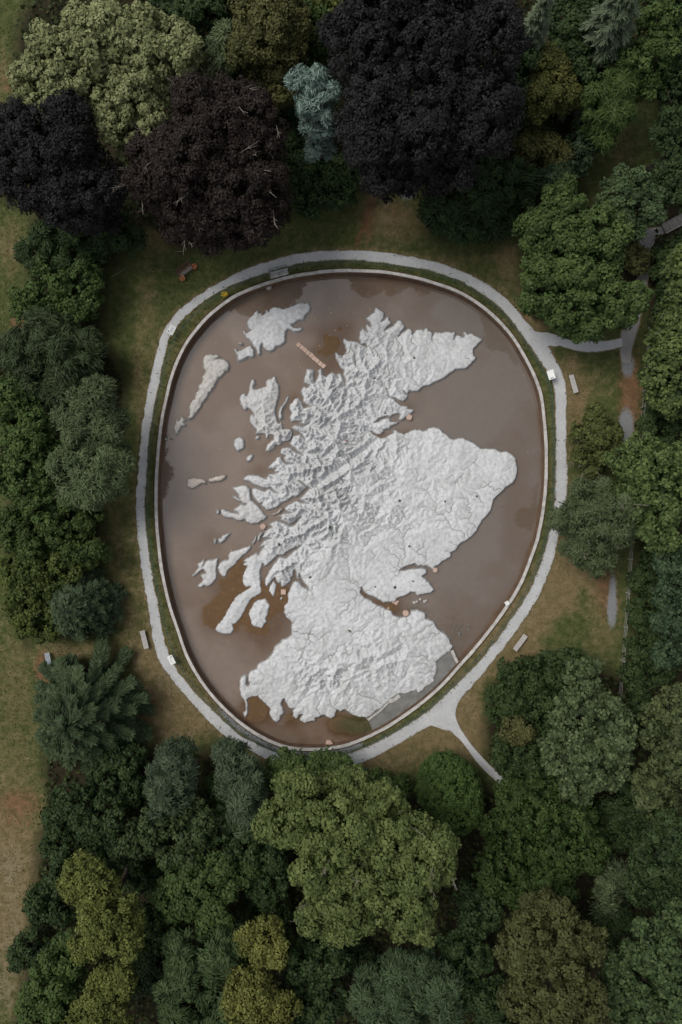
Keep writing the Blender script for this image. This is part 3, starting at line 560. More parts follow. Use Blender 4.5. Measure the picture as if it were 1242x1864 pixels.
CELL = 0.085
gx = np.arange(-19.6, 19.0, CELL); gy = np.arange(-22.0, 21.8, CELL)
GX, GY = np.meshgrid(gx, gy, indexing='ij')
SHP = GX.shape
def to_m(poly): return [W(x, y, WATER_Z)[:2] for x, y in poly]
polys = [to_m(MAIN)] + [to_m(p) for _, _, p in ISLES]
SD = np.full(SHP, -9.0); LAB = np.full(SHP, -1, int)
for li, po in enumerate(polys):
    a = np.array(po); x0, y0 = a.min(0) - 0.5; x1, y1 = a.max(0) + 0.5
    i0, i1 = np.searchsorted(gx, [x0, x1]); j0, j1 = np.searchsorted(gy, [y0, y1])
    sx = GX[i0:i1, j0:j1]; sy = GY[i0:i1, j0:j1]
    amp_ = .2 if li in (4, 5) else .1
    wx = sx + amp_ * (fbm(sx * 3.2, sy * 3.2, 40, 3) - 0.5) * 2; wy = sy + amp_ * (fbm(sx * 3.2, sy * 3.2, 60, 3) - 0.5) * 2   # crumbly shoreline
    d = np.full(sx.shape, 1e9); n = len(po)
    for s in range(n):                       # distances only near each segment
        (ax, ay), (bx_, by_) = po[s], po[(s + 1) % n]
        m = 4.5 if li == 0 else 2.5
        u0, u1 = np.searchsorted(gx[i0:i1], [min(ax, bx_) - m, max(ax, bx_) + m]); v0, v1 = np.searchsorted(gy[j0:j1], [min(ay, by_) - m, max(ay, by_) + m])
        X = wx[u0:u1, v0:v1]; Y = wy[u0:u1, v0:v1]; dx, dy = bx_ - ax, by_ - ay
        t = np.clip(((X - ax) * dx + (Y - ay) * dy) / (dx * dx + dy * dy + 1e-9), 0, 1)
        d[u0:u1, v0:v1] = np.minimum(d[u0:u1, v0:v1], (X - ax - t * dx) ** 2 + (Y - ay - t * dy) ** 2)
    d = np.minimum(np.sqrt(d), 4.5 if li == 0 else 2.5)
    sd = np.where(in_poly(wx, wy, po), d, -d)
    sub = SD[i0:i1, j0:j1]; lab = LAB[i0:i1, j0:j1]
    b = sd > sub; sub[b] = sd[b]; lab[b] = li
# uplift zones (m): rugged north-west, softer elsewhere, flat central belt
kw = (CAM_H - WATER_Z) / CAM_H / PPM
MPX = GX / kw + CX; MPY = CY - GY / kw
UP = 0.36 + blob(MPX, MPY, [(600,760,110,120,.75),(560,860,70,90,.6),(690,660,90,60,.3),(540,960,60,60,.6),(680,900,100,70,.35),(600,960,90,50,.35),(540,1050,50,40,.4),(640,1220,130,50,.42),(560,1180,60,50,.1),(740,1190,60,50,.25),
      (640,1080,110,28,-.32),(740,1050,60,40,-.28),(830,640,60,30,-.22),(880,850,50,60,-.2),(760,990,60,30,-.2),(790,1150,60,30,-.1),(500,590,60,40,-.12),(380,700,60,80,-.12)])
UP = np.clip(UP, 0.08, 1.4) * (0.55 + 0.9 * fbm(GX * .35, GY * .35, 71, 4))
land = SD > 0
st = np.flatnonzero(land.ravel()); nl = len(st)
pos = -np.ones(GX.size, int); pos[st] = np.arange(nl)
# slanting grain of the highlands: ridges run south-west to north-east
ca, sa = math.cos(R(38)), math.sin(R(38)); gu = GX * ca + GY * sa; gv = -GX * sa + GY * ca
z0 = 0.10 * np.minimum(SD, 3.0) + 0.16 * fbm(gu * .5, gv * .9, 13, 5) + 0.10 * fbm(GX * 1.4, GY * 1.4, 23, 3) + 0.06 * rng.random(SHP)
fault = np.abs((MPX - 548) * 0.60 + (MPY - 905) * 0.80); z0 = z0 - 0.35 * np.exp(-(fault / 5.0) ** 2) * (MPX > 540) * (MPX < 735)
z = z0.ravel()[st].copy(); U = (UP.ravel()[st] * 0.11)
coast = (SD.ravel()[st] < CELL * 1.2); z[coast] = 0
nb = []
for di, dj in ((1, 0), (-1, 0), (0, 1), (0, -1), (1, 1), (1, -1), (-1, 1), (-1, -1)):
    q = np.full(SHP, -1, int); src = pos.reshape(SHP)
    xs = slice(max(0, -di), SHP[0] - max(0, di)); xt = slice(max(0, di), SHP[0] + min(0, di))
    ys = slice(max(0, -dj), SHP[1] - max(0, dj)); yt = slice(max(0, dj), SHP[1] + min(0, dj))
    q[xs, ys] = src[xt, yt]; nb.append(q.ravel()[st])
nb = np.array(nb); dist = np.array([1, 1, 1, 1, 1.414, 1.414, 1.414, 1.414])[:, None]
area = np.ones(nl); nbl = nb.T.tolist()
for it in range(14):
    zr = z
    if it < 9:                               # fill hollows so that every valley drains to the coast
        zf = z.tolist(); done = bytearray(nl); hp = [(0.0, int(i)) for i in np.flatnonzero(coast)]
        for _, i in hp: done[i] = 1
        heapq.heapify(hp)
        while hp:
            h_, i = heapq.heappop(hp)
            for j in nbl[i]:
                if j >= 0 and not done[j]:
                    done[j] = 1; v = zf[j]
                    if v <= h_: v = h_ + 1e-5; zf[j] = v
                    heapq.heappush(hp, (v, j))
        zr = np.array(zf)
    zn = np.where(nb >= 0, zr[nb], 1e9); slope = (zr[None, :] - zn) / dist
    best = slope.argmax(0); ok = slope[best, np.arange(nl)] > 0
    rec = np.where(ok & ~coast, nb[best, np.arange(nl)], np.arange(nl))
    order = np.argsort(-zr).tolist(); rl = rec.tolist(); ac = [1.0] * nl
    for i in order:
        r = rl[i]
        if r != i: ac[r] += ac[i]
    area = np.array(ac); f = (0.33 * np.sqrt(area) / dist[best, 0]).tolist()
    zl = (z + np.where(coast, 0, U)).tolist()
    for i in reversed(order):
        r = rl[i]
        if r != i:
            k = f[i]; v = (zl[i] + k * zl[r]) / (1 + k); zl[i] = v
    z = np.array(zl); z[coast] = 0
HZ = np.zeros(SHP); HZ.ravel()[st] = z
p99 = np.percentile(z, 99); HZ *= 1.0 / p99
AR = np.ones(SHP); AR.ravel()[st] = area
sm = HZ.copy(); sm[1:-1, 1:-1] = (HZ[1:-1, 1:-1] * 12 + HZ[:-2, 1:-1] + HZ[2:, 1:-1] + HZ[1:-1, :-2] + HZ[1:-1, 2:]) / 16; HZ = np.where(SD > CELL * 2, sm, HZ)
def mblur(a, mk, n):
    for ax in (0, 1):
        pad = [(0, 0), (0, 0)]; pad[ax] = (n + 1, n)
        ca_ = np.cumsum(np.pad(a * mk, pad), ax); cm_ = np.cumsum(np.pad(mk, pad), ax)
        L_ = a.shape[ax]; hi = np.take(ca_, np.arange(2 * n + 1, 2 * n + 1 + L_), ax) - np.take(ca_, np.arange(L_), ax)
        a = hi / np.maximum(np.take(cm_, np.arange(2 * n + 1, 2 * n + 1 + L_), ax) - np.take(cm_, np.arange(L_), ax), 1e-6)
    return a
lo_ = mblur(HZ, land.astype(float), 9); HZ = np.where(land, np.maximum(0.40 * lo_ + (0.58 + 1.15 * sstep(.45, .95, mblur(UP, land.astype(float), 12))) * (HZ - lo_) + .06 * sstep(0, 1, SD), 0), 0)
HZ = HZ + np.where((LAB == 4) | (LAB == 5), .3, np.where(LAB > 0, 0.15, 0.04)) * (fbm(GX * 2.6, GY * 2.6, 91, 4) - 0.4) * sstep(0, .3, SD)
valley_line = np.clip((np.log(AR) - 3.0) / 2.4, 0, 1) * sstep(.3, .6, fbm(GX * .5, GY * .5, 19, 3)) 
TOPZ = WATER_Z + np.where(SD > 0, 0.03 + 0.16 * sstep(0, 0.09, SD) + HZ, np.maximum(SD, -0.3) * 1.6)
inc = SD > -0.26
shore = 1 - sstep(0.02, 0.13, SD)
def relief_obj(li, name, mat):
    m = inc & (LAB == li)
    i0 = np.flatnonzero(m.any(1)); j0 = np.flatnonzero(m.any(0))
    a, b, c, d = i0[0] - 1, i0[-1] + 2, j0[0] - 1, j0[-1] + 2
    mm = m[a:b, c:d]; ids = np.arange(mm.size).reshape(mm.shape)
    F = np.stack([ids[:-1, :-1], ids[1:, :-1], ids[1:, 1:], ids[:-1, 1:]], -1)[mm[:-1, :-1] & mm[1:, :-1] & mm[1:, 1:] & mm[:-1, 1:]].reshape(-1, 4)
    u = np.unique(F); rem = -np.ones(mm.size, int); rem[u] = np.arange(len(u))
    V = np.stack([GX[a:b, c:d], GY[a:b, c:d], TOPZ[a:b, c:d]], -1).reshape(-1, 3)[u]
    base = V.mean(0); base[2] = WATER_Z; V = V - base
    me = np_mesh(name, V, rem[F], True, {'valley_line': ('POINT', valley_line[a:b, c:d].ravel()[u]), 'shore': ('POINT', shore[a:b, c:d].ravel()[u])})
    return link_mesh(name, me, mat, loc=tuple(base))
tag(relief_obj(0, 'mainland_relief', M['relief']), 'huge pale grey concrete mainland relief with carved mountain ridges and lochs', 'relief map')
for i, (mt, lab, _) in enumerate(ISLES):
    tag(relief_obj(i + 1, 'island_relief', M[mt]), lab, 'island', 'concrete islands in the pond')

# grey slab standing for the ground south-east of the relief, with its pale rim strips
def poly_obj(name, pts, z0, z1, mat, parent=None, base=(0, 0, 0)):
    p = [W(x, y, z1) for x, y in pts]
    return MB().prism([(q[0] - base[0], q[1] - base[1]) for q in p], z0 - base[2], z1 - base[2]).build(name, mat, parent)
sb = W(760, 1270, WATER_Z)
slab = tag(empty('border_slab', sb), 'flat grey concrete apron between the relief and the southeast wall', 'slab')
poly_obj('apron', [(824,1186),(830,1198),(838,1211),(806,1245),(776,1271),(742,1296),(703,1322),(668,1340),(678,1328),(672,1314),(660,1300),(700,1275),(760,1250),(785,1225),(790,1200),(815,1180)][::-1], BED_Z - 0.1, WATER_Z + 0.07, M['slab'], slab, sb)
def strip(name, pts, w, z, mat, parent, base, h=0.2):
    p = [Vector(W(x, y, z)) - Vector(base) for x, y in pts]
    for a, b in zip(p[:-1], p[1:]):
        d = b - a; MB().box(tuple((a + b) / 2 - Vector((0, 0, h / 2))), (d.length - 0.02, w, h), math.atan2(d.y, d.x)).build(name, mat, parent)
strip('rim', [(823,1184),(828,1196),(832,1204),(838,1211)], 0.3, WATER_Z + 0.2, M['paleston'], slab, sb)
strip('rim', [(728,1266),(718,1274),(708,1277)], 0.42, WATER_Z + 0.2, M['paleston'], slab, sb)
strip('rim', [(708,1278),(699,1287),(690,1296),(680,1303),(670,1311)], 0.2, WATER_Z + 0.17, M['paleston'], slab, sb)

# slabs in a row on the bed, marker stones, loose stones
def slab_row(a, b, n, w, label):
    pa, pb = Vector(W(*a, WATER_Z)), Vector(W(*b, WATER_Z)); d = pb - pa
    root = tag(empty('slab_row', tuple(pa)), label, 'slabs')
    for i in range(n):
        L = d.length / n
        MB().box(tuple(d * ((i + .5) / n) + Vector((random.uniform(-.02, .02), random.uniform(-.03, .03), 0.03 + random.uniform(-.01, .01)))), (L - 0.035, w * random.uniform(.92, 1.05), 0.16), math.atan2(d.y, d.x) + random.uniform(-.04, .04)).build('slab', M['pink'], root)
slab_row((541, 625), (592, 669), 9, 0.42, 'row of pinkish slabs from open water to the northwest coast')
slab_row((751, 1289), (780, 1267), 6, 0.28, 'short row of pinkish slabs lying along the southeast wall')
def stone(px, py, r, n, z0, z1, mat, label, name='marker_stone', cat='stone', rot=0.3, group='stones in the pond'):
    b = W(px, py, WATER_Z); k = 1 / PPM
    pts = [(math.cos(rot + 2 * math.pi * i / n) * r * k * random.uniform(.9, 1.08), math.sin(rot + 2 * math.pi * i / n) * r * k * random.uniform(.9, 1.08)) for i in range(n)]
    m = MB().prism(pts, z0, z1 - 0.03).prism([(x * .985, y * .985) for x, y in pts], z1 - 0.031, z1, 0.1)
    return tag(m.build(name, M[mat], loc=b), label, cat, group)
stone(745, 760, 5.6, 9, -.2, .2, 'pink', 'pink stone just off the pointed northeast firth tip')
stone(479, 958.5, 5.4, 8, -.2, .2, 'pink', 'pink stone by the ragged southwest coast under the white island')
stone(516.5, 1077.5, 6.8, 4, -.2, .22, 'pink', 'square pink stone beside the tiny white block islet', rot=.75)
stone(792.5, 1037.5, 5.2, 5, -.2, .18, 'pink', 'small pink stone at the mouth of the eastern firth')
stone(739, 1116, 6.0, 11, -.2, .2, 'pink', 'round pink stone in the southern firth mouth')
stone(599.5, 1353, 7.2, 6, -.2, .24, 'pink', 'hexagonal sandy stone by the southern wall', rot=.1)
stone(489.5, 522.5, 5.6, 8, -.2, .3, 'paleston', 'rounded grey stone against the northwest wall')
LOOSE = [(754,1097,3),(759,1095,2.6),(765,1091,2.4),(773,1095,2.8),(776,1093,1.8),(721,1098,3.4),(716,1096,2.6),(724,1095,2.6),(707,1107,2.0),(827,1140,1.8),(832,1145,1.6),(836,1153,2.4),(839,1138,2),(853,1138,1.8),(853,1146,2),(836,1157,2)]
loose_labels = ['largest loose stone of the five off the southern firth','loose stone right of the largest off the southern firth','middle loose stone of the five off the southern firth','fourth loose stone off the southern firth, nearly rightmost','rightmost tiny loose stone off the southern firth','largest pale rubble stone in the firth neck','left rubble stone in the firth neck','upper rubble stone in the firth neck','lone rubble stone left in the narrow firth','leftmost stone of the drowned ring by the southeast coast','second stone of the drowned ring by the southeast coast','biggest stone of the drowned ring by the southeast coast','top stone of the drowned ring by the southeast coast','upper right stone of the drowned ring','lower right stone of the drowned ring','bottom stone of the drowned ring by the southeast coast']
for (x, y, r), lb in zip(LOOSE, loose_labels):
    stone(x, y, r, 6, -.15, .06, 'slab' if x > 800 else ('paleston' if x > 725 else 'pink'), lb, 'loose_stone', 'stone', random.random())
ob = W(925, 1099, 0.2); bxo = tag(empty('outlet_box', ob), 'small white box on the inner edge of the southeast wall', 'box')
MB().box((-.12, .06, .03), (.36, .34, .3), .6).build('casing', M['white'], bxo); MB().box((-.12, .06, .19), (.4, .38, .04), .6).build('lid', M['white'], bxo)
bits = MB()
for i in range(70):
    a = random.uniform(0, 6.283); f = random.uniform(0, 1) ** .5 * .96
    rp = rr(R_WALL, a) * f; px_, py_ = PC[0] + math.cos(a) * rp, PC[1] - math.sin(a) * rp
    if i < 24: px_, py_ = random.uniform(560, 680), random.uniform(505, 660)
    p = W(px_, py_, WATER_Z); s = random.uniform(.03, .075)
    bits.box((p[0], p[1], WATER_Z + .012), (s * random.uniform(1, 1.8), s, .012), random.uniform(0, 3))
tag(bits.build('floating_leaves', M['cream']), 'scattered pale fallen leaves floating on the pond', 'leaves', kind='stuff')
for (x, y, r, mt) in [(727,911,4,'moss'),(810,913,3,'moss'),(868,903,2.5,'moss'),(601,959,5,'moss'),(745,994,2.5,'moss'),(719,1069,4,'moss'),(752,1058,2.5,'moss'),(754,652,3,'moss'),(682,690,3.5,'moss'),(508,991,4,'moss'),(564,1051,4,'moss'),(701,752,3,'moss'),(637,1148,4,'moss'),(631,803,2.6,'heather'),(683,1068,2.4,'moss')]:
    wx_, wy_, _ = W(x, y, WATER_Z + .3); i_ = int((wx_ - gx[0]) / CELL); j_ = int((wy_ - gy[0]) / CELL); zb = TOPZ[i_, j_]
    mb = MB(); mb.box((0, 0, 0), (r / PPM * .9, r / PPM * .7, .12), random.uniform(0, 3), 0, .5)
    for k in range(16):
        a = random.uniform(0, 6.283); d = random.uniform(.2, 1.0) * r / PPM
        mb.tube([(0, 0, .0), (math.cos(a) * d * .6, math.sin(a) * d * .6, random.uniform(.05, .12)), (math.cos(a) * d, math.sin(a) * d, random.uniform(.0, .08))], [.03, .035, .01], 4)
    near = {(727,911):'in the middle of the eastern hills',(810,913):'right of the middle, in the eastern hills',(868,903):'closest to the eastern shore',(601,959):'in the deep western glen',(745,994):'on the smooth plain above the eastern firth',(719,1069):'on the plain north of the southern firth',(752,1058):'on the tongue of land between two firths',(754,652):'high on the northern plateau',(682,690):'in the middle of the northwest ridges',(508,991):'beside the southwest sea lochs',(564,1051):'above the inner firth head',(701,752):'near the northeast firths',(637,1148):'in the southwest lowlands',(631,803):'reddish, among the central western ridges',(683,1068):'small, left of the southern firth head'}[(x, y)]
    tag(mb.build('moss_tuft', M[mt], loc=(wx_, wy_, zb)), 'tuft of plants growing on the relief, ' + near, 'plant', 'tufts on the relief')


# ------------------------------------------------------------------ trees
def unit(v): return v / (np.linalg.norm(v, axis=-1, keepdims=True) + 1e-9)
def leaf_quads(C, Nn, T, a, b):
    """diamond leaves: centres C, normals N, tangents T, half length a, half width b"""
    T = unit(T - Nn * (T * Nn).sum(-1, keepdims=True)); B = np.cross(Nn, T)
    a = np.broadcast_to(a, (len(C),))[:, None]; b = np.broadcast_to(b, (len(C),))[:, None]
    V = np.stack([C - T * a, C - B * b + T * a * .1, C + T * a, C + B * b + T * a * .1], 1).reshape(-1, 3)
    return V, np.arange(len(V)).reshape(-1, 4)
# kind: clump radius, leaf half length, half width, leaves per m2 of clump, outward mode, tint spread, clump flatness
KIND = {'lumpy': (.62, .155, .115, 48, 0, .32, .85), 'fine': (.55, .14, .085, 50, 0, .5, .75), 'broad': (.55, .18, .14, 35, 0, .75, .75),
        'feather': (.70, .30, .055, 52, 1, .35, .7), 'clip': (.26, .09, .055, 150, 0, .3, .75), 'pale': (.52, .16, .11, 52, 0, .3, .75),
        'tier': (.46, .26, .05, 66, 2, .6, .5), 'bush': (.50, .16, .11, 40, 0, .45, .75), 'spray': (.65, .34, .07, 48, 2, .4, .6)}
def crown_mesh(lobes, kind, seed):
    rg = np.random.default_rng(seed); rc, la, lb, dens, mode, spread, flat = KIND[kind]
    Vs = []; tints = []
    cs = np.array([l[0] for l in lobes]); rs = np.array([l[1] for l in lobes])
    for (c, r) in lobes:
        c = np.array(c); r = np.array(r)
        ar = 2 * math.pi * r[0] * r[1] * 0.75 + 2 * math.pi * r[0] * r[2] * .5
        nc = max(5, int(ar / (math.pi * rc * rc * {'fine': .55, 'clip': .5}.get(kind, .74))))
        d = unit(rg.normal(size=(nc * 2, 3))); d = d[d[:, 2] > -0.45][:nc]; nc = len(d)
        bump = 1 + (.04 if kind == 'clip' else .16) * (fbm(d[:, 0] * 1.7 + c[0], d[:, 1] * 1.7 + c[1] + d[:, 2], seed, 2) - .5) * 2
        cc = c + d * np.maximum(r - rc * .5, .2) * (bump * rg.uniform({'fine': .82, 'clip': .95}.get(kind, .74), 1.01 if kind == 'clip' else 1.06, nc))[:, None]
        q = np.full(nc, 9.0)
        for c2, r2 in zip(cs, rs):
            if np.allclose(c2, c): continue
            q = np.minimum(q, np.linalg.norm((cc - c2) / r2, axis=1))
        k = q > .72; cc = cc[k]; d = d[k]; nc = len(cc)
        if nc == 0: continue
        cr = rc * rg.lognormal(0, .28, nc); ct = rg.normal(0, 1, nc)
        n = np.maximum(4, (4 * math.pi * cr * cr * .55 * dens * .40).astype(int)); w = np.repeat(np.arange(nc), n); m = len(w)
        ou = unit(d * .8 + np.array([0, 0, .7]))[w]
        u = unit(rg.normal(size=(m, 3)) + ou * .9)
        pos = cc[w] + u * (cr[w] * rg.uniform(.35, 1, m) ** .5)[:, None] * np.array([1, 1, flat])
        nn = unit(u + np.array([0, 0, .45]) + rg.normal(0, .42, (m, 3)))
        if mode == 0: tt_ = rg.normal(size=(m, 3))
        elif mode == 1: tt_ = u + np.array([0, 0, -.5]) + rg.normal(0, .35, (m, 3))
        else: tt_ = ou * [1, 1, 0] * 1.6 + u * .5 + rg.normal(0, .25, (m, 3))
        sc = rg.uniform(.65, 1.25, m)
        V, _ = leaf_quads(pos, nn, tt_, la * sc, lb * sc); Vs.append(V)
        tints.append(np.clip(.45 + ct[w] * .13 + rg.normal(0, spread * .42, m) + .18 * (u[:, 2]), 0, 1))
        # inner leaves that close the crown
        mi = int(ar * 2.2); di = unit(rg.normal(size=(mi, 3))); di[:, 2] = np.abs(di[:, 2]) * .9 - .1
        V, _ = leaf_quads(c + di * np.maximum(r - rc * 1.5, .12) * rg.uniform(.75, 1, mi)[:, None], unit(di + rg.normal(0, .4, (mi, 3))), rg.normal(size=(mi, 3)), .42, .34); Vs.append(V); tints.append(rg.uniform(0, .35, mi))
    V = np.concatenate(Vs); t = np.concatenate(tints)
    return V, t
def trunk_mesh(base, lobes, h, r0, seed):
    rd = random.Random(seed); mb = MB()
    top = np.mean([l[0] for l in lobes], 0); top = np.array([top[0], top[1], h * .72])
    n = 6; pts = []; rad = []
    for i in range(n):
        t = i / (n - 1); p = top * t; p = p + np.array([rd.uniform(-.12, .12), rd.uniform(-.12, .12), 0]) * (0 < i < n - 1); p[2] = h * .72 * t - .1
        pts.append(tuple(p)); rad.append(r0 * (1.25 - 1.0 * t) * (1.35 if i == 0 else 1))
    mb.tube(pts, rad, 8)
    for c, r in lobes:
        z_s = max(h * .25, min(h * .6, c[2] - r[2] * .9)); t = z_s / (h * .72); s = top * t; s[2] = z_s
        e = np.array(c) + np.array([0, 0, r[2] * .3]); mid = (s + e) / 2 + np.array([rd.uniform(-.3, .3), rd.uniform(-.3, .3), -.2])
        mb.tube([tuple(s), tuple(mid), tuple(e)], [r0 * .5, r0 * .34, r0 * .12], 6)
        for k in range(3):
            a = rd.uniform(0, 6.28); e2 = np.array(c) + np.array([math.cos(a) * r[0] * .75, math.sin(a) * r[1] * .75, r[2] * rd.uniform(.1, .6)])
            mb.tube([tuple(mid), tuple((mid + e2) / 2 + np.array([0, 0, .15])), tuple(e2)], [r0 * .26, r0 * .18, r0 * .06], 5)
    return mb
_seed = [100]
def tree(label, kind, lobes_px, h, colors, name='broadleaf_tree', squash=.85, twigs=0, group=None, cat='tree', bark='bark'):
    """lobes_px: (px, py, r px[, top fraction of h]) of the crown's lobes as seen from the drone"""
    _seed[0] += 1; sd = _seed[0]; L = []
    for l in lobes_px:
        hz = h * (l[3] if len(l) > 3 else 1.0)
        r = l[2] / PPM * (CAM_H - hz * .75) / CAM_H; rz = min(r * squash, hz * .5); zc = hz - rz
        x, y, _ = W(l[0], l[1], zc + rz * .35); L.append(((x, y, zc), (r, r, rz)))
    if kind != 'clip':           # smaller boughs break the outline of each lobe
        rd = random.Random(sd); E = []
        for c, r in L:
            for _ in range(int(min(9, 3 + r[0] * 1.3))):
                a = rd.uniform(0, 6.283); el = rd.uniform(-.25, 1.25); q = r[0] * rd.uniform(.26, .44)
                E.append(((c[0] + math.cos(a) * math.cos(el) * r[0] * .74, c[1] + math.sin(a) * math.cos(el) * r[1] * .74, max(q, c[2] + math.sin(el) * r[2] * .86)), (q, q, q * .75)))
        L = [(c, (r[0] * .86, r[1] * .86, r[2] * .9)) for c, r in L]; core = L; L = L + E
    else: core = L
    wts = np.array([l[1][0] ** 2 for l in L]); b = (np.array([l[0] for l in L]) * wts[:, None]).sum(0) / wts.sum(); b[2] = 0
    L = [(tuple(np.array(c) - b), r) for c, r in L]; core = L[:len(core)]
    root = tag(empty(name, tuple(b)), label, cat, group)
    V, t = crown_mesh(L, kind, sd)
    me = np_mesh('crown', V, np.arange(len(V)).reshape(-1, 4), False, {'tint': ('FACE', t)})
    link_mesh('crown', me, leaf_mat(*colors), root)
    trunk_mesh(b, core, h, max(.06, min(.5, h * .028)), sd).build('trunk', M[bark], root, smooth=True)
    for k in range(twigs):      # pale bare branches that stick out of the crown
        rd = random.Random(sd * 31 + k); c, r = core[rd.randrange(len(core))]; a = rd.uniform(0, 6.28); el = rd.uniform(.35, 1.2)
        d = np.array([math.cos(a) * math.cos(el), math.sin(a) * math.cos(el), math.sin(el)]); p = np.array(c) + d * np.array(r) * 1.1
        mb = MB(); g = unit(d * .6 + np.array([rd.uniform(-.6, .6), rd.uniform(-.9, .2), .25])); ln = rd.uniform(.9, 2.1)
        mb.tube([tuple(p - g * .5), tuple(p + g * ln * .5), tuple(p + g * ln)], [.024, .02, .009], 4)
        for q in range(rd.randrange(3, 7)):
            s = p + g * ln * rd.uniform(.1, .8); g2 = unit(g + np.array([rd.uniform(-.9, .9), rd.uniform(-.9, .9), rd.uniform(-.1, .3)]))
            mb.tube([tuple(s), tuple(s + g2 * ln * rd.uniform(.25, .5))], [.016, .008], 3)
        mb.build('bare_branch', M['twig'], root)
    return root
def conifer(label, tip, h, R0, colors, name='conifer', droop=.35, nb_=190, leaf=(.26, .07), group=None, power=.85, seed_add=0, z_low=.08, dens=1.0):
    _seed[0] += 1; sd = _seed[0]; rg = np.random.default_rng(sd)
    x, y, _ = W(tip[0], tip[1], h * .97); root = tag(empty(name, (x, y, 0)), label, 'tree', group)
    C = []; N = []; T = []; ti = []
    for i in range(nb_):
        f = z_low + (1 - z_low) * ((i + rg.random()) / nb_) ** 1.25; zb = h * f; L = R0 * (1 - f) ** power * rg.uniform(.78, 1.12) + .25
        a = i * 2.39996 + rg.uniform(-.3, .3); d = np.array([math.cos(a), math.sin(a), 0]); sd_ = np.array([-d[1], d[0], 0])
        m = int((14 + L * 26) * dens); s = rg.uniform(.12, 1, m) ** .7; wd = .16 + .42 * L * .35 * (1 - s * .75)
        side = rg.uniform(-1, 1, m)
        p = d * (s * L)[:, None] + sd_ * (side * wd)[:, None]
        p[:, 2] = zb + L * (.18 * s - droop * s * s) + rg.normal(0, .06, m) - np.abs(side) * .07
        C.append(p); T.append(d[None, :] * .8 + sd_[None, :] * side[:, None] * 1.0 + np.array([0, 0, -.15]) + rg.normal(0, .15, (m, 3)))
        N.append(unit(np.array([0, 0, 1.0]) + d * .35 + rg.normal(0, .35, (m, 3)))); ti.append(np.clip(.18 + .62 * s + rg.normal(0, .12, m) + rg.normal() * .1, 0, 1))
    C = np.concatenate(C); N = np.concatenate(N); T = np.concatenate(T); t = np.concatenate(ti); sc = rg.uniform(.7, 1.3, len(C))
    V, F = leaf_quads(C, N, T, leaf[0] * sc, leaf[1] * sc)
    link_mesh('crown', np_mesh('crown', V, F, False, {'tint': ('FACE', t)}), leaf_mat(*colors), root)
    MB().tube([(0, 0, -.1), (0, 0, h * .5), (0, 0, h * .98)], [h * .022, h * .013, .02], 7).build('trunk', M['bark'], root, smooth=True)
    return root

# leaf colours (dark side of the range, light side)
GREEN = ((.030, .052, .017), (.090, .135, .042)); MID = ((.032, .058, .020), (.105, .150, .050)); DEEP = ((.018, .033, .014), (.055, .085, .032))
GREY = ((.044, .062, .030), (.130, .160, .080)); BLUEG = ((.028, .046, .027), (.105, .138, .080)); OLIVE = ((.055, .060, .022), (.125, .125, .050))
PALE = ((.110, .130, .050), (.310, .330, .165)); YELL = ((.052, .070, .018), (.172, .188, .056)); PURP = ((.0115, .0112, .0110), (.027, .0265, .0265))
COPP = ((.016, .012, .011), (.042, .032, .028)); SPRB = ((.035, .068, .060), (.270, .360, .310)); SPRG = ((.035, .055, .032), (.170, .205, .130))
BRIGHT = ((.040, .060, .018), (.165, .200, .072)); GLOSS = ((.026, .045, .018), (.140, .175, .060)); BROWN = ((.042, .048, .018), (.102, .108, .042))
HEDGE = ((.020, .036, .014), (.060, .088, .032)); CLIP = ((.028, .055, .016), (.095, .15, .045)); TEAL = ((.020, .038, .020), (.066, .100, .050))
ORAN = ((.10, .07, .02), (.26, .15, .05))

# -- top left
tree('sage green flowering tree with billowing pale crown, top left corner', 'pale', [(95,115,72),(180,75,82),(268,75,72),(332,92,36),(240,150,58,.95),(245,215,60,.88),(212,190,45,.9),(60,150,44,.9),(240,255,32,.7)], 15, PALE)
tree('black-purple beech at the left edge below the sage green tree', 'fine', [(100,245,82),(55,310,70,.9),(150,335,78,.85),(15,230,52,.9),(105,315,85,.9),(180,375,45,.6)], 15, PURP)
tree('dark copper beech with pale bare branches above the memorial bench', 'fine', [(390,215,88),(365,310,110),(445,345,85,.9),(295,310,75,.85),(385,385,70,.7),(450,240,72,.95),(330,400,45,.6),(455,395,50,.6)], 16, COPP, twigs=38)
tree('olive brown tree behind the copper beech, top edge', 'fine', [(475,60,65),(510,30,60),(500,130,60,.8),(465,160,40,.7)], 14, OLIVE)
tree('grey-green tree between the sage tree and olive brown tree', 'feather', [(412,70,38),(425,120,42,.8),(440,160,30,.6)], 12, GREY)
tree('dark green tree at the top edge behind the sage green tree', 'bush', [(350,15,55),(310,-10,60),(400,0,50)], 9, DEEP)
tree('dark green tree at the top edge behind the blue spruce', 'bush', [(585,40,45),(560,90,45,.8),(590,100,30,.7)], 11, GREEN)
tree('yellow-green sprig of tree at the top edge by the great black beech', 'broad', [(612,10,28),(600,-20,40)], 12, YELL)
tree('bright blue-green spruce with layered tiers at the top', 'tier', [(548,150,24,.97),(578,138,22),(600,165,24,.98),(560,185,24,.92),(590,200,24,.88),(568,222,22,.8),(598,228,18,.78),(582,250,20,.7),(590,275,14,.6),(570,270,12,.6)], 15, SPRB, 'blue_spruce', squash=.8)
tree('dark green shrub at the foot of the blue spruce', 'bush', [(585,335,52),(560,360,36,.8),(620,345,36,.8),(545,320,30)], 5, DEEP, 'shrub', cat='shrub')
tree('dark shrub filling the shade left of the blue spruce', 'bush', [(530,250,50),(510,200,50),(545,300,36)], 6, DEEP, 'shrub', cat='shrub')
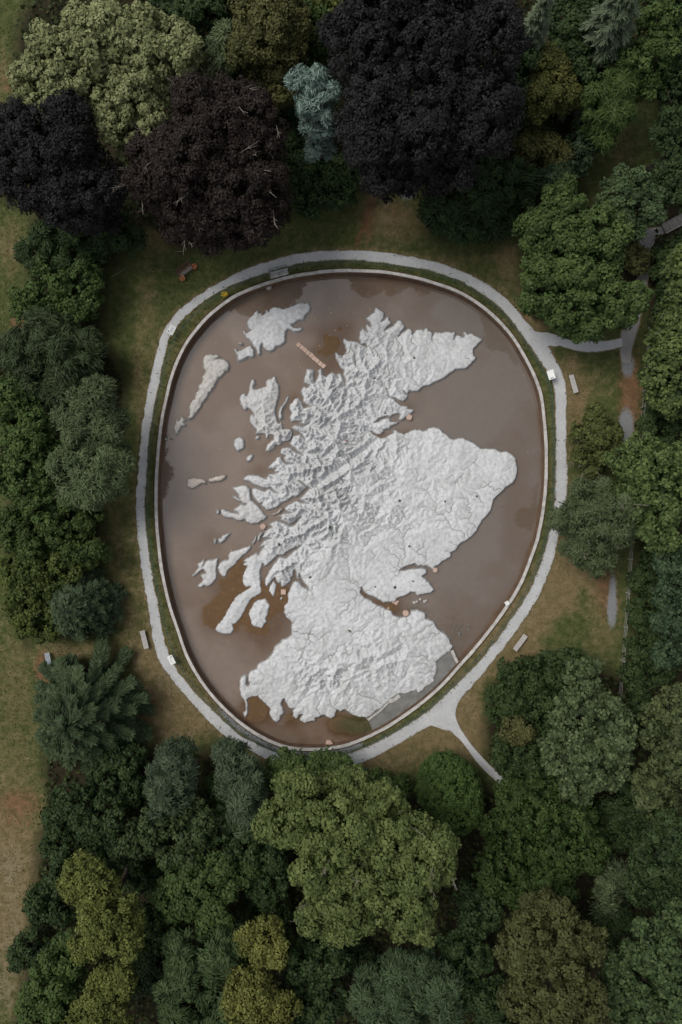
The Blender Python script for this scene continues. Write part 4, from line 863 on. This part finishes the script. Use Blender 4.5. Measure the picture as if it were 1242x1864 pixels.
tree('great black-purple beech, largest tree at the top', 'fine', [(700,75,105),(825,75,125),(760,190,140),(695,255,75,.85),(850,180,105,.95),(700,310,50,.6),(770,270,85,.8),(890,60,70),(750,-10,120)], 19, PURP)
# -- top right
tree('wide dark green yew right of the great black beech', 'spray', [(850,345,75),(900,370,60,.9),(810,375,50,.8),(880,300,60),(930,330,50,.9),(850,405,40,.7)], 6, DEEP, squash=.7)
tree('dull olive shrub above the wide yew', 'fine', [(985,275,42),(960,268,26),(1015,285,26)], 5, OLIVE, 'shrub', cat='shrub')
tree('dark teal shrub between the olive shrub and the track', 'bush', [(1040,290,38),(1020,320,34),(1060,260,34)], 5, TEAL, 'shrub', cat='shrub')
conifer('slim pale grey-green spruce at the top right', (1000, -12), 15, 2.4, SPRG, 'spruce', .45, 130, (.26, .07))
conifer('broad silver-green cedar with drooping sprays at the top right', (1150, -22), 15, 3.9, SPRG, 'cedar', .55, 200, (.34, .07), power=.6)
tree('yellow-olive tree between the two pale conifers', 'fine', [(1010,150,46),(985,175,36,.9),(1040,165,32,.85),(1000,110,40)], 9, YELL[:1] + ((.13, .13, .045),))
tree('dark green tree filling the gap behind the pale conifers', 'bush', [(1050,60,55),(1070,120,50),(950,110,46),(930,180,45,.8),(1060,10,60)], 9, DEEP)
tree('bright mid green tree right of the silver cedar', 'bush', [(1190,90,52),(1205,45,45),(1180,140,38,.8)], 11, GREEN)
tree('feathery green tree hanging over the grassy track', 'feather', [(1105,190,46),(1095,230,32,.8),(1130,150,36)], 9, GREEN)
tree('dark hedge tree at the right edge beside the grassy track', 'bush', [(1232,230,42),(1228,300,40,.9),(1240,160,45),(1238,350,30,.8)], 9, DEEP)
tree('dark tree in the top right corner', 'bush', [(1238,60,40),(1250,110,40),(1230,10,36)], 10, DEEP)
tree('grey-green round tree behind the boardwalk bend', 'lumpy', [(1150,350,50),(1178,368,36,.9),(1120,370,38,.9),(1155,395,36,.8)], 8, ((.032,.055,.026),(.10,.145,.065)))
tree('full green tree beside the path junction', 'lumpy', [(1035,405,68),(985,420,45,.95),(1100,415,50),(1060,480,70,.95),(1000,490,50,.85),(1050,545,66,.85),(1110,548,52,.85),(990,540,42,.7),(1158,540,28,.8),(1070,585,40,.65),(1020,360,36,.95)], 11, MID)
tree('small yellow-tinged shrub on the side path under the green tree', 'broad', [(1163,475,20),(1155,460,16)], 2.5, OLIVE, 'shrub', cat='shrub')
tree('leafy tree with lime specks at the right edge by the boardwalk', 'broad', [(1245,500,34),(1232,540,26,.9),(1255,470,34)], 7, GLOSS)
tree('dark clipped hedge along the right of the side path', 'bush', [(1212,455,22),(1232,440,22),(1210,490,22),(1208,530,22),(1210,570,24),(1238,462,22)], 2.6, HEDGE, 'hedge', cat='hedge')
tree('large leafed bush with lime tips right of the worn track', 'broad', [(1215,630,48),(1205,690,44,.9),(1240,600,42),(1235,720,42,.9),(1200,650,26,.8),(1206,590,20,.7)], 7, GLOSS)
tree('low green shrub by the eastern bench', 'broad', [(1085,775,38),(1065,805,30,.9),(1105,800,32),(1095,830,34,.9),(1070,840,30,.8)], 3.6, OLIVE[:1] + ((.10, .12, .04),), 'shrub', cat='shrub')
tree('bright large leafed tree at the right edge, middle', 'broad', [(1180,850,58),(1215,900,54),(1140,840,38,.85),(1200,960,50,.9),(1160,905,42,.9),(1240,840,46)], 8, ((.036,.060,.020),(.125,.168,.060)))
tree('thin wispy olive tree leaning over the eastern path', 'feather', [(1085,915,46),(1120,945,46),(1060,950,40,.9),(1090,1000,44,.8),(1050,990,30,.7),(1140,925,30),(1020,942,12,.8)], 7, GREY, 'wispy_tree', twigs=10)
tree('dark green tree at the right edge with bluish leaves', 'broad', [(1228,1080,38),(1235,1140,40),(1225,1190,34,.9),(1240,1020,40)], 7, TEAL)
tree('low ivy bank between wire fence and right edge', 'bush', [(1180,1060,34),(1172,1120,34),(1168,1180,34),(1160,1240,36),(1195,1010,30),(1195,1160,36),(1190,1220,36)], 2.2, HEDGE, 'ivy_bank', cat='shrub')
tree('low green bank beyond the worn track, right side', 'bush', [(1190,765,30),(1200,800,30),(1215,770,40)], 2, HEDGE, 'ivy_bank', cat='shrub')
# -- bottom right
tree('dark green rounded thicket left of the fence, bottom right', 'bush', [(950,1235,48),(925,1290,44,.9),(945,1350,50),(990,1290,56),(1000,1220,42,.9),(930,1390,36,.8),(990,1390,46),(1040,1215,36,.9)], 4.6, HEDGE, 'thicket', cat='shrub')
tree('small olive shrub inside the dark thicket', 'fine', [(938,1332,22),(955,1330,18)], 5.2, OLIVE, 'shrub', cat='shrub')
tree('grey-green big leafed tree rising from the thicket', 'broad', [(1065,1235,40),(1060,1300,58),(1110,1330,52),(1030,1370,52,.95),(1080,1390,56),(1120,1400,40,.9),(1050,1430,44,.85)], 8, ((.038,.056,.026),(.120,.152,.070)))
tree('mottled green tree at the right edge beside the fence end', 'broad', [(1205,1330,46),(1225,1400,50),(1190,1440,42,.9),(1235,1290,40),(1215,1480,40,.8)], 8, ((.036,.052,.022),(.11,.13,.055)))
tree('tightly clipped round green bush below the path fork', 'clip', [(818,1440,58),(830,1470,54,.95),(812,1425,48,.97)], 6.5, CLIP, 'clipped_bush', cat='shrub', squash=1.0)
tree('wide dark green tree below the clipped round bush', 'bush', [(960,1510,74),(1020,1520,75),(915,1590,58,.9),(990,1600,70,.9),(1060,1560,50,.85),(940,1455,40,.8),(985,1450,40,.8)], 8, ((.020,.038,.012),(.065,.100,.030)))
tree('small olive tree between dark woods at the lower right', 'feather', [(1118,1610,28),(1105,1640,20,.9)], 7, GREY)
tree('deep green tree at the right edge above the corner', 'bush', [(1205,1570,56),(1170,1610,44,.9),(1230,1520,44),(1225,1630,40,.9)], 9, DEEP)
tree('large olive brown tree at the bottom edge, right of centre', 'lumpy', [(1000,1690,62),(960,1740,60,.95),(1050,1740,56),(1010,1800,72),(960,1830,50,.9),(1060,1830,50,.9),(1010,1880,60)], 14, BROWN)
tree('dark large leafed tree in the bottom right corner', 'broad', [(1190,1730,56),(1150,1790,50,.95),(1215,1810,56),(1150,1850,46,.9),(1230,1680,36)], 11, ((.026,.045,.020),(.085,.125,.050)))
tree('dark shadowed tree between the great ash and the olive brown tree', 'bush', [(870,1670,46),(850,1740,46),(890,1820,46),(845,1800,40)], 7, DEEP)
# -- bottom
tree('great bright green ash at the bottom centre', 'lumpy', [(560,1455,56,.8),(640,1450,52,.78),(540,1510,56,.85),(620,1520,72),(700,1500,64,.95),(760,1560,68),(680,1590,80),(590,1590,60),(650,1650,66,.95),(740,1640,64,.95),(575,1670,42,.85),(800,1570,42,.9),(770,1690,32,.8),(610,1690,34,.8),(510,1490,36,.75)], 15, BRIGHT, twigs=12)
tree('dark green bush hiding the path at the pond foot, left one', 'lumpy', [(518,1395,26),(545,1412,26),(500,1415,24)], 4.5, MID, 'shrub', cat='shrub')
tree('dark green bush hiding the path at the pond foot, right one', 'lumpy', [(590,1398,30),(620,1405,24),(575,1420,26)], 4.8, MID, 'shrub', cat='shrub')
tree('low dark shrub right of the pond foot bushes', 'bush', [(690,1425,28),(725,1432,22),(655,1425,22)], 3, GREEN, 'shrub', cat='shrub')
tree('blue-grey tree at the lawn edge, right of the pair', 'feather', [(435,1400,46),(445,1450,44),(420,1370,30,.8),(440,1490,30,.8)], 8, BLUEG)
tree('blue-grey tree at the lawn edge, left of the pair', 'feather', [(315,1400,48),(310,1450,44),(335,1375,30,.8),(290,1430,34,.9)], 8, BLUEG)
tree('grey-green tree at the bottom edge below the great ash', 'feather', [(740,1800,66),(680,1820,50),(800,1810,48),(730,1860,60),(770,1760,36,.9)], 9, ((.030,.052,.026),(.098,.14,.070)))
tree('dark leafy tree left of the great ash at the bottom edge', 'broad', [(560,1770,50),(590,1830,50),(545,1840,44),(600,1750,36)], 8, DEEP)
tree('dark tree filling the wood between the blue-grey pair and ash', 'bush', [(480,1560,52),(440,1540,48),(490,1610,46),(400,1510,40)], 7, DEEP)
tree('dark mixed tree below the left blue-grey tree', 'bush', [(290,1520,52),(360,1510,48),(240,1540,46),(330,1560,46)], 8, ((.022,.036,.016),(.075,.10,.040)))
tree('mid green dome of a tree in the lower left wood', 'lumpy', [(360,1620,66),(410,1600,46,.95),(320,1640,46,.9),(390,1660,44,.9)], 9, ((.030,.054,.018),(.085,.125,.042)))
tree('dark feathery tree at the bottom edge, left of centre', 'spray', [(350,1760,62),(400,1740,52),(330,1820,60),(410,1810,54),(370,1870,60)], 10, ((.026,.046,.018),(.082,.118,.05)))
tree('golden yellow-green tree in the lower left wood', 'fine', [(170,1620,46),(190,1665,54),(140,1600,36,.95),(220,1700,40,.95),(150,1720,32,.85),(230,1720,30,.9)], 12, YELL)
tree('golden tree at the bottom edge beside the left field', 'fine', [(195,1810,42),(180,1860,50),(220,1780,30)], 10, YELL)
tree('golden tree at the bottom edge left of the dark leafy tree', 'fine', [(475,1710,42),(450,1800,50),(490,1850,50),(435,1840,40),(505,1740,28)], 11, ((.060,.072,.018),(.19,.195,.06)))
tree('green tree beside the field in the bottom left corner', 'lumpy', [(95,1790,52),(120,1740,40,.9),(70,1840,50),(120,1850,46)], 9, GREEN)
tree('dark green tree left edge of the lower wood by the brown soil', 'bush', [(130,1480,52),(180,1500,50),(110,1530,44,.9),(190,1560,46,.9),(120,1590,36,.8)], 8, DEEP)
conifer('big dark conifer with radiating sprays left of the dry lawn', (120, 1325), 9, 6.4, ((.014,.028,.013),(.078,.110,.054)), 'dark_conifer', .16, 84, (.36, .08), power=.5, dens=3.2)
tree('dark shrub between the radiating conifer and blue-grey trees', 'bush', [(225,1390,42),(200,1420,44),(240,1450,40),(180,1450,40)], 5, DEEP, 'shrub', cat='shrub')
# -- left
tree('dark green shrub below the left black beech', 'spray', [(120,430,55),(80,460,46),(200,420,44,.9),(150,480,46,.9),(235,440,28,.8)], 5, DEEP, 'shrub', cat='shrub')
tree('mid green bush left of the northwest lawn', 'bush', [(90,515,52),(50,560,36,.9),(140,545,44,.9),(150,500,36)], 5, GREEN, 'shrub', cat='shrub')
tree('dark spreading yew at the left, beside the soil patch', 'spray', [(100,640,62),(60,690,54),(150,640,46,.9),(30,640,42),(120,710,50,.9),(90,590,36,.8)], 6, ((.024,.038,.018),(.075,.098,.045)))
tree('grey-green tree leaning toward the west lawn, upper of two', 'feather', [(170,745,54),(195,790,44,.9),(140,780,40,.9),(180,705,30,.9)], 9, GREY)
tree('grey-green tree leaning toward the west lawn, lower of two', 'feather', [(175,860,54),(130,855,44,.95),(205,845,38,.9),(155,895,36,.85)], 9, ((.050,.072,.034),(.145,.18,.09)))
tree('green shrubby tree at the left edge, middle', 'bush', [(40,790,60),(60,860,56),(20,860,50),(80,920,46,.9),(15,730,46)], 7, GREEN)
tree('dark green mass of shrub below the grey-green pair', 'bush', [(110,960,54),(150,930,42,.9),(60,980,54),(150,1000,40,.9),(20,960,50)], 5.5, ((.024,.042,.014),(.080,.11,.034)), 'shrub', cat='shrub')
tree('green shrub with yellow tips at the left edge', 'bush', [(70,1040,52),(110,1040,44),(40,1090,46,.9),(70,1130,42,.9),(30,1030,40)], 5, ((.028,.046,.014),(.10,.125,.036)), 'shrub', cat='shrub')
conifer('glossy dark conifer with upright plumes left of the lawn', (122, 1112), 6.5, 3.6, ((.016,.028,.014),(.075,.105,.055)), 'dark_conifer', .18, 190, (.26, .09), power=.5, dens=1.4)

# -- understorey shrubs in the gaps of the wood
for x, y, r_, lb in [(88,1640,40,'dark understorey shrub left of the golden tree'),(58,1735,40,'dark understorey shrub at the field edge, bottom left'),(272,1690,44,'dark understorey shrub right of the golden tree'),(278,1770,44,'dark understorey shrub between bottom golden tree and feathery tree'),(262,1600,34,'dark understorey shrub above the mid green dome'),(485,1655,38,'dark understorey shrub left of the great ash crown'),(525,1730,34,'dark understorey shrub below left of the great ash'),(640,1740,40,'dark understorey shrub under the great ash at its foot'),(1105,1700,40,'dark understorey shrub right of the olive brown tree'),(1125,1510,44,'dark understorey shrub between the dark woods at right'),(1130,1680,36,'dark understorey shrub near the bottom right corner tree'),(1150,1470,36,'dark understorey shrub below the grey-green big leafed tree'),(900,1880,40,'dark understorey shrub at the bottom edge left of olive tree'),(300,1470,34,'dark understorey shrub below the left blue-grey tree'),(385,1450,34,'dark understorey shrub between the two blue-grey trees'),(965,225,40,'dark understorey shrub above the olive shrub'),(640,300,30,'dark understorey shrub between spruce and great beech'),(1175,1300,36,'dark understorey shrub beside the fence end')]:
    tree(lb, 'bush', [(x, y, r_), (x + r_ * .6, y + r_ * .5, r_ * .7, .9), (x - r_ * .6, y + r_ * .3, r_ * .7, .9)], 3.6, HEDGE if x % 2 else DEEP, 'shrub', cat='shrub')

# ------------------------------------------------------------------ woodland floor
N_ = 90000
ux = rng.uniform(-60, 1302, N_); uy = rng.uniform(-60, 1924, N_)
lm_ = lawn_mask(ux, uy); tp, rp_ = to_polar(ux, uy)
cl = fbm(ux / 40, uy / 40, 55, 3)
k = (lm_ < .38) & (rp_ > rr(R_POUT, tp) + 12) & (cl > .3) & (blob(ux, uy, SOIL) < .35) & (blob(ux, uy, GRAV) < .3) & ~((ux > 1118) & (ux < 1190) & (uy > 400) & (uy < 820)) & ~((ux > 1195) & (uy > 380) & (uy < 430))
ux = ux[k]; uy = uy[k]; n = len(ux); hh = rng.random(n) ** 1.5 * np.clip((cl[k] - .3) * 5, .15, 1.6) * 1.1 + .05
C = np.stack([(ux - CX) / PPM, (CY - uy) / PPM, hh], -1)
V, F = leaf_quads(C, unit(np.array([0, 0, 1.0]) + rng.normal(0, .5, (n, 3))), rng.normal(size=(n, 3)), rng.uniform(.14, .34, n), rng.uniform(.09, .22, n))
me = np_mesh('undergrowth', V, F, False, {'tint': ('FACE', rng.random(n))})
tag(link_mesh('undergrowth', me, leaf_mat((.014, .022, .008), (.06, .075, .026))), 'low ivy and bramble covering the woodland floor', 'undergrowth', kind='stuff')
# grass tufts over the lawns, thickest along path and wall
N_ = 130000
ux = rng.uniform(-20, 1262, N_); uy = rng.uniform(-20, 1884, N_); tp, rp_ = to_polar(ux, uy)
dpo = rp_ - rr(R_POUT, tp); dpi = rr(R_PIN, tp) - rp_; lm_ = lawn_mask(ux, uy)
rnd_ = rng.exponential(2.2, N_)
k = (lm_ > .5) & ((dpo > -rnd_) | ((dpi > -rnd_) & (rp_ > rr(R_WALL, tp) + 4))) & (blob(ux, uy, GRAV) < .4) & (blob(ux, uy, SOIL) < .7)
BR = [[(962,600),(1003,603),(1040,617),(1132,612),(1134,634),(1099,642),(1066,644),(1034,637),(988,640)], [(862,1240),(828,1293),(858,1354),(925,1418),(889,1411),(840,1350),(813,1329),(770,1312)], [(1126,400),(1215,400),(1215,440),(1190,460),(1184,530),(1162,610),(1150,665),(1126,665)]]
for b_ in BR: k &= ~in_poly(ux, uy, b_)
ux = ux[k]; uy = uy[k]; n = len(ux); dr = np.clip(blob(ux, uy, DRY) + .6 * np.exp(-np.maximum(dpo[k], 0) / 8) * (dpo[k] > -2), 0, 1.1)
C = np.stack([(ux - CX) / PPM, (CY - uy) / PPM, rng.uniform(.02, .07, n)], -1)
V, F = leaf_quads(C, unit(np.array([0, 0, .9]) + rng.normal(0, .6, (n, 3))), rng.normal(size=(n, 3)), rng.uniform(.06, .17, n), rng.uniform(.02, .05, n))
gm, nt, b_, o_ = new_mat('grass_blades'); t_ = n_attr(nt, 'tint')
nt.links.new(n_ramp(nt, t_, [(0, (.036, .052, .016)), (.35, (.07, .085, .028)), (.65, (.14, .11, .048)), (1, (.21, .155, .085))]), b_.inputs['Base Color']); b_.inputs['Roughness'].default_value = .9; b_.inputs['Specular IOR Level'].default_value = .1
me = np_mesh('grass', V, F, False, {'tint': ('FACE', np.clip(rng.normal(.15, .14, n) + dr * .5, 0, 1))})
tag(link_mesh('grass', me, gm), 'short patchy lawn grass around the path', 'grass', kind='stuff')

# ------------------------------------------------------------------ furniture
def bench(px, py, ang, label, mat, L=1.85, wd=.5):
    """ang: direction of the long side, degrees, counter-clockwise from the picture's right"""
    r = tag(empty('bench', W(px, py, 0), R(ang)), label, 'bench', 'backless benches')
    for i in range(4): MB().box((0, (i - 1.5) * wd / 4, .45), (L, wd / 4 - .03, .045)).build('slat', M[mat], r)
    for s in (-1, 1):
        MB().box((s * L * .38, 0, .405), (.09, wd * .92, .045)).build('crossbar', M['bench_leg'], r)
        for t in (-1, 1): MB().box((s * L * .38, t * wd * .36, .19), (.08, .08, .385)).build('leg', M['bench_leg'], r)
bench(265, 1163, -76, 'weathered pale bench between the dry lawn and the southwest path', 'bench')
bench(945.5, 1168.5, 53, 'pale slatted bench on dry grass beside the southeast path', 'bench')
bench(1042, 700, -74, 'pale slatted bench on the east lawn facing an information board', 'bench')
bench(92, 1203, -78, 'bluish bench at the left under the dark conifers', 'bluebench')

def board(px, py, ang, label, marks):
    r = tag(empty('information_board', W(px, py, 0), R(ang)), label, 'board', 'information boards by the path')
    for s in (-1, 1): MB().box((s * .3, .0, .42), (.07, .07, .86)).build('post', M['bench_leg'], r)
    p = MB().box((0, 0, .9), (.92, .66, .05), 0, R(22)).build('panel', M['white'], r)
    for (x, y, w, h) in marks:
        MB().box((x, y * math.cos(R(22)), .9 + y * math.sin(R(22)) + .031), (w, h, .008), 0, R(22)).build('print', M['ink'], p)
LINES = [(.02, .02 - i * .055, .6 - .07 * (i % 3), .012) for i in range(4)]
board(316, 604, 63, 'white information board on the northwest path inner edge', [(-.28, .17, .2, .12)] + LINES)
board(999, 685, -72, 'white information board with a teal patch by the east path', [(.34, -.02, .12, .34)])
board(316, 1198, -63, 'white information board on the southwest path inner edge', [(-.27, .14, .15, .2)] + LINES)

# memorial bench with planters
r = tag(empty('memorial_bench', W(339, 494.5, 0), R(37)), 'brown wooden bench with a backrest on the northwest lawn', 'bench')
for i in range(5): MB().box((0, -.26 + i * .115, .45), (1.55, .095, .045)).build('slat', M['greywood' if i < 3 else 'brownwood'], r)
for i in range(3): MB().box((0, .36 + i * .03, .6 + i * .14), (1.6, .035, .11), 0, R(-10)).build('back_slat', M['brownwood'], r)
for s in (-1, 1):
    MB().box((s * .78, .02, .64), (.08, .72, .05)).build('armrest', M['brownwood'], r)
    MB().box((s * .74, -.26, .3), (.08, .08, .6)).build('leg', M['brownwood'], r)
    MB().box((s * .74, .34, .47), (.08, .08, .94)).build('leg', M['brownwood'], r)
def planter(px, py, label, mats):
    q = tag(empty('flower_pot', W(px, py, 0)), label, 'flower pot', 'pots beside the memorial bench')
    n = 12; mb = MB(); mb.prism([(math.cos(i * 6.283 / n) * .24, math.sin(i * 6.283 / n) * .24) for i in range(n)], 0, .34, -.25).build('pot', M['terracotta'], q)
    MB().tube([(0, 0, .33), (0, 0, .355)], [.27, .27], 12).build('soil', M['brownwood'], q)
    for i in range(16):
        a = i * 2.4; d = .05 + .22 * (i / 16) ** .6; z_ = random.uniform(.42, .56); s = random.uniform(.05, .08)
        pts = [(math.cos(j * 1.0472) * s, math.sin(j * 1.0472) * s) for j in range(6)]
        MB().prism([(math.cos(a) * d + x, math.sin(a) * d + y) for x, y in pts], z_ - .03, z_, .5).build('flower', M[mats[i % len(mats)]], q)
planter(355, 487, 'terracotta pot of orange flowers right of the memorial bench', ['orange', 'orange', 'cream'])
planter(333.5, 508, 'terracotta pot of orange and cream flowers left of the memorial bench', ['orange', 'cream'])
q = tag(empty('daffodil_clump', W(409.5, 537, 0)), 'bunch of bright yellow flowers on the northwest wall verge', 'flowers')
for i in range(17):
    a = i * 2.4; d = .36 * ((i + .5) / 17) ** .5; z_ = random.uniform(.25, .42); s = random.uniform(.05, .085)
    pts = [(math.cos(j * 1.0472 + i) * s, math.sin(j * 1.0472 + i) * s) for j in range(6)]
    f_ = MB().prism([(math.cos(a) * d + x, math.sin(a) * d * .8 + y) for x, y in pts], z_ - .02, z_, .35).build('flower', M['yellow'], q)
    MB().tube([(math.cos(a) * d * .4, math.sin(a) * d * .3, 0), (math.cos(a) * d, math.sin(a) * d * .8, z_ - .02)], [.012, .01], 4).build('stem', M['stem'], f_)

# wire fence on the verge inside the path
fe = tag(empty('wire_fence', W(PC[0], 1372, 0)), 'green wire fence on thin posts circling the pond inside the path', 'fence'); fl = Vector(fe.location)
tf = np.linspace(-np.pi, np.pi, 66, endpoint=False)
def frad(t): return rr(R_WALL, t) * .42 + rr(R_PIN, t) * .58
pp = polar(tf, frad(tf), 0.0)
post_me = MB().tube([(0, 0, -.05), (0, 0, 1.05)], [.032, .028], 6).mesh('post'); post_me.materials.append(M['fence'])
for p in pp: link_mesh('post', post_me, None, fe, tuple(Vector(p) - fl))
tw = np.linspace(-np.pi, np.pi, 265)
for hz, rd_ in ((.3, .012), (.65, .012), (1.02, .022)):
    pw = polar(tw, frad(tw), 0.0); MB().tube([tuple(Vector(p) - fl + Vector((0, 0, hz))) for p in pw], rd_, 4, False).build('wire', M['fence'], fe)
# access platform with green rails at the north-west
g = tag(empty('access_platform', W(508, 497, 0), R(15)), 'pale step with green rails bridging verge and wall, northwest', 'platform')
MB().box((0, -.1, .13), (1.9, .6, .2)).build('step', M['coping'], g)
for yy in (-.32, .28):
    for s in (-1, 0, 1): MB().tube([(s * .9, yy, 0), (s * .9, yy, 1.1)], .025, 6).build('post', M['fence'], g)
    for zz in (.6, 1.1): MB().tube([(-.9, yy, zz), (.9, yy, zz)], .024, 6).build('rail', M['fence'], g)
# field fence on the east side
pf = resample([(1178,590),(1170,711),(1163,783),(1152,900),(1142,1033),(1134,1152),(1130,1202),(1122,1292)], 24)
ff = tag(empty('field_fence', W(1142, 1033, 0)), 'thin post and wire field fence along the eastern wood', 'fence'); fl = Vector(ff.location)
post2 = MB().box((0, 0, .55), (.09, .09, 1.15)).mesh('post'); post2.materials.append(M['post'])
P3 = [Vector(W(x, y, 0)) - fl for x, y in pf]
for p in P3: link_mesh('post', post2, None, ff, tuple(p))
for hz in (.4, .75, 1.08): MB().tube([tuple(p + Vector((0, 0, hz))) for p in P3], .02, 4, False).build('wire', M['post'], ff)
# boardwalk leaving at the right edge
bw = tag(empty('boardwalk', W(1222, 408, 0)), 'grey timber boardwalk at the right edge with pale edge rail', 'boardwalk'); bl = Vector(bw.location)
a0, a1 = Vector(W(1207, 418, 0)), Vector(W(1262, 389, 0)); d = (a1 - a0); L = d.length; d.normalize(); ang = math.atan2(d.y, d.x)
for i in range(6): MB().box(tuple(a0 + d * (L * (i + .5) / 6) - bl + Vector((0, 0, .16 + .004 * (i % 2)))), (L / 6 - .03, .95, .06), ang).build('deck_panel', M['greywood'], bw)
nrm = Vector((d.y, -d.x, 0))
for s in (-1, 1): MB().box(tuple((a0 + a1) / 2 - bl + nrm * (.5 * s) + Vector((0, 0, .2))), (L, .06, .12), ang).build('edge_rail', M['bench'] if s > 0 else M['greywood'], bw)
# bare shrub, fallen sticks, bin
bs = tag(empty('bare_shrub', W(1058, 834, 0)), 'leafless pale twiggy shrub beside the eastern path', 'shrub'); rd = random.Random(5)
for i in range(20):
    a = rd.uniform(0, 6.28); e = rd.uniform(.5, 1.2); g_ = Vector((math.cos(a) * math.cos(e), math.sin(a) * math.cos(e), math.sin(e))); ln = rd.uniform(2.6, 3.9)
    pts = [Vector((0, 0, 0)), g_ * ln * .5 + Vector((0, 0, .5)), g_ * ln]
    st_ = MB().tube([tuple(p) for p in pts], [.035, .026, .01], 4)
    for j in range(3):
        s = pts[1].lerp(pts[2], rd.uniform(0, .8)); g2 = (g_ + Vector((rd.uniform(-.8, .8), rd.uniform(-.8, .8), 0))).normalized(); st_.tube([tuple(s), tuple(s + g2 * rd.uniform(.4, .8))], [.018, .007], 3)
    st_.build('stem', M['twig'], bs)
for pts, lb in (([(202,505),(215,497),(232,486)], 'pale fallen stick by the dark shrub, northwest lawn'), ([(170,1195),(185,1180),(206,1170)], 'bent fallen stick on the west lawn above the conifer'), ([(285,1337),(297,1332),(305,1325)], 'curved fallen stick on the dry southwest lawn'), ([(256,1290),(268,1291),(276,1296)], 'short fallen stick on the dry southwest lawn')):
    b0 = Vector(W(*pts[1], 0)); MBx = MB().tube([tuple(Vector(W(x, y, .04)) - b0) for x, y in pts], [.03, .035, .015], 5).build('fallen_stick', M['twig'], loc=tuple(b0)); tag(MBx, lb, 'stick')
gb = tag(empty('litter_bin', W(664, 1403, 0), .1), 'green litter bin half hidden by shrubs at the pond foot', 'bin')
MB().box((0, 0, .45), (.5, .5, .9), 0, 0, 1.08).build('body', M['greenbox'], gb); MB().box((0, 0, .94), (.58, .58, .07)).build('lid', M['greenbox'], gb)
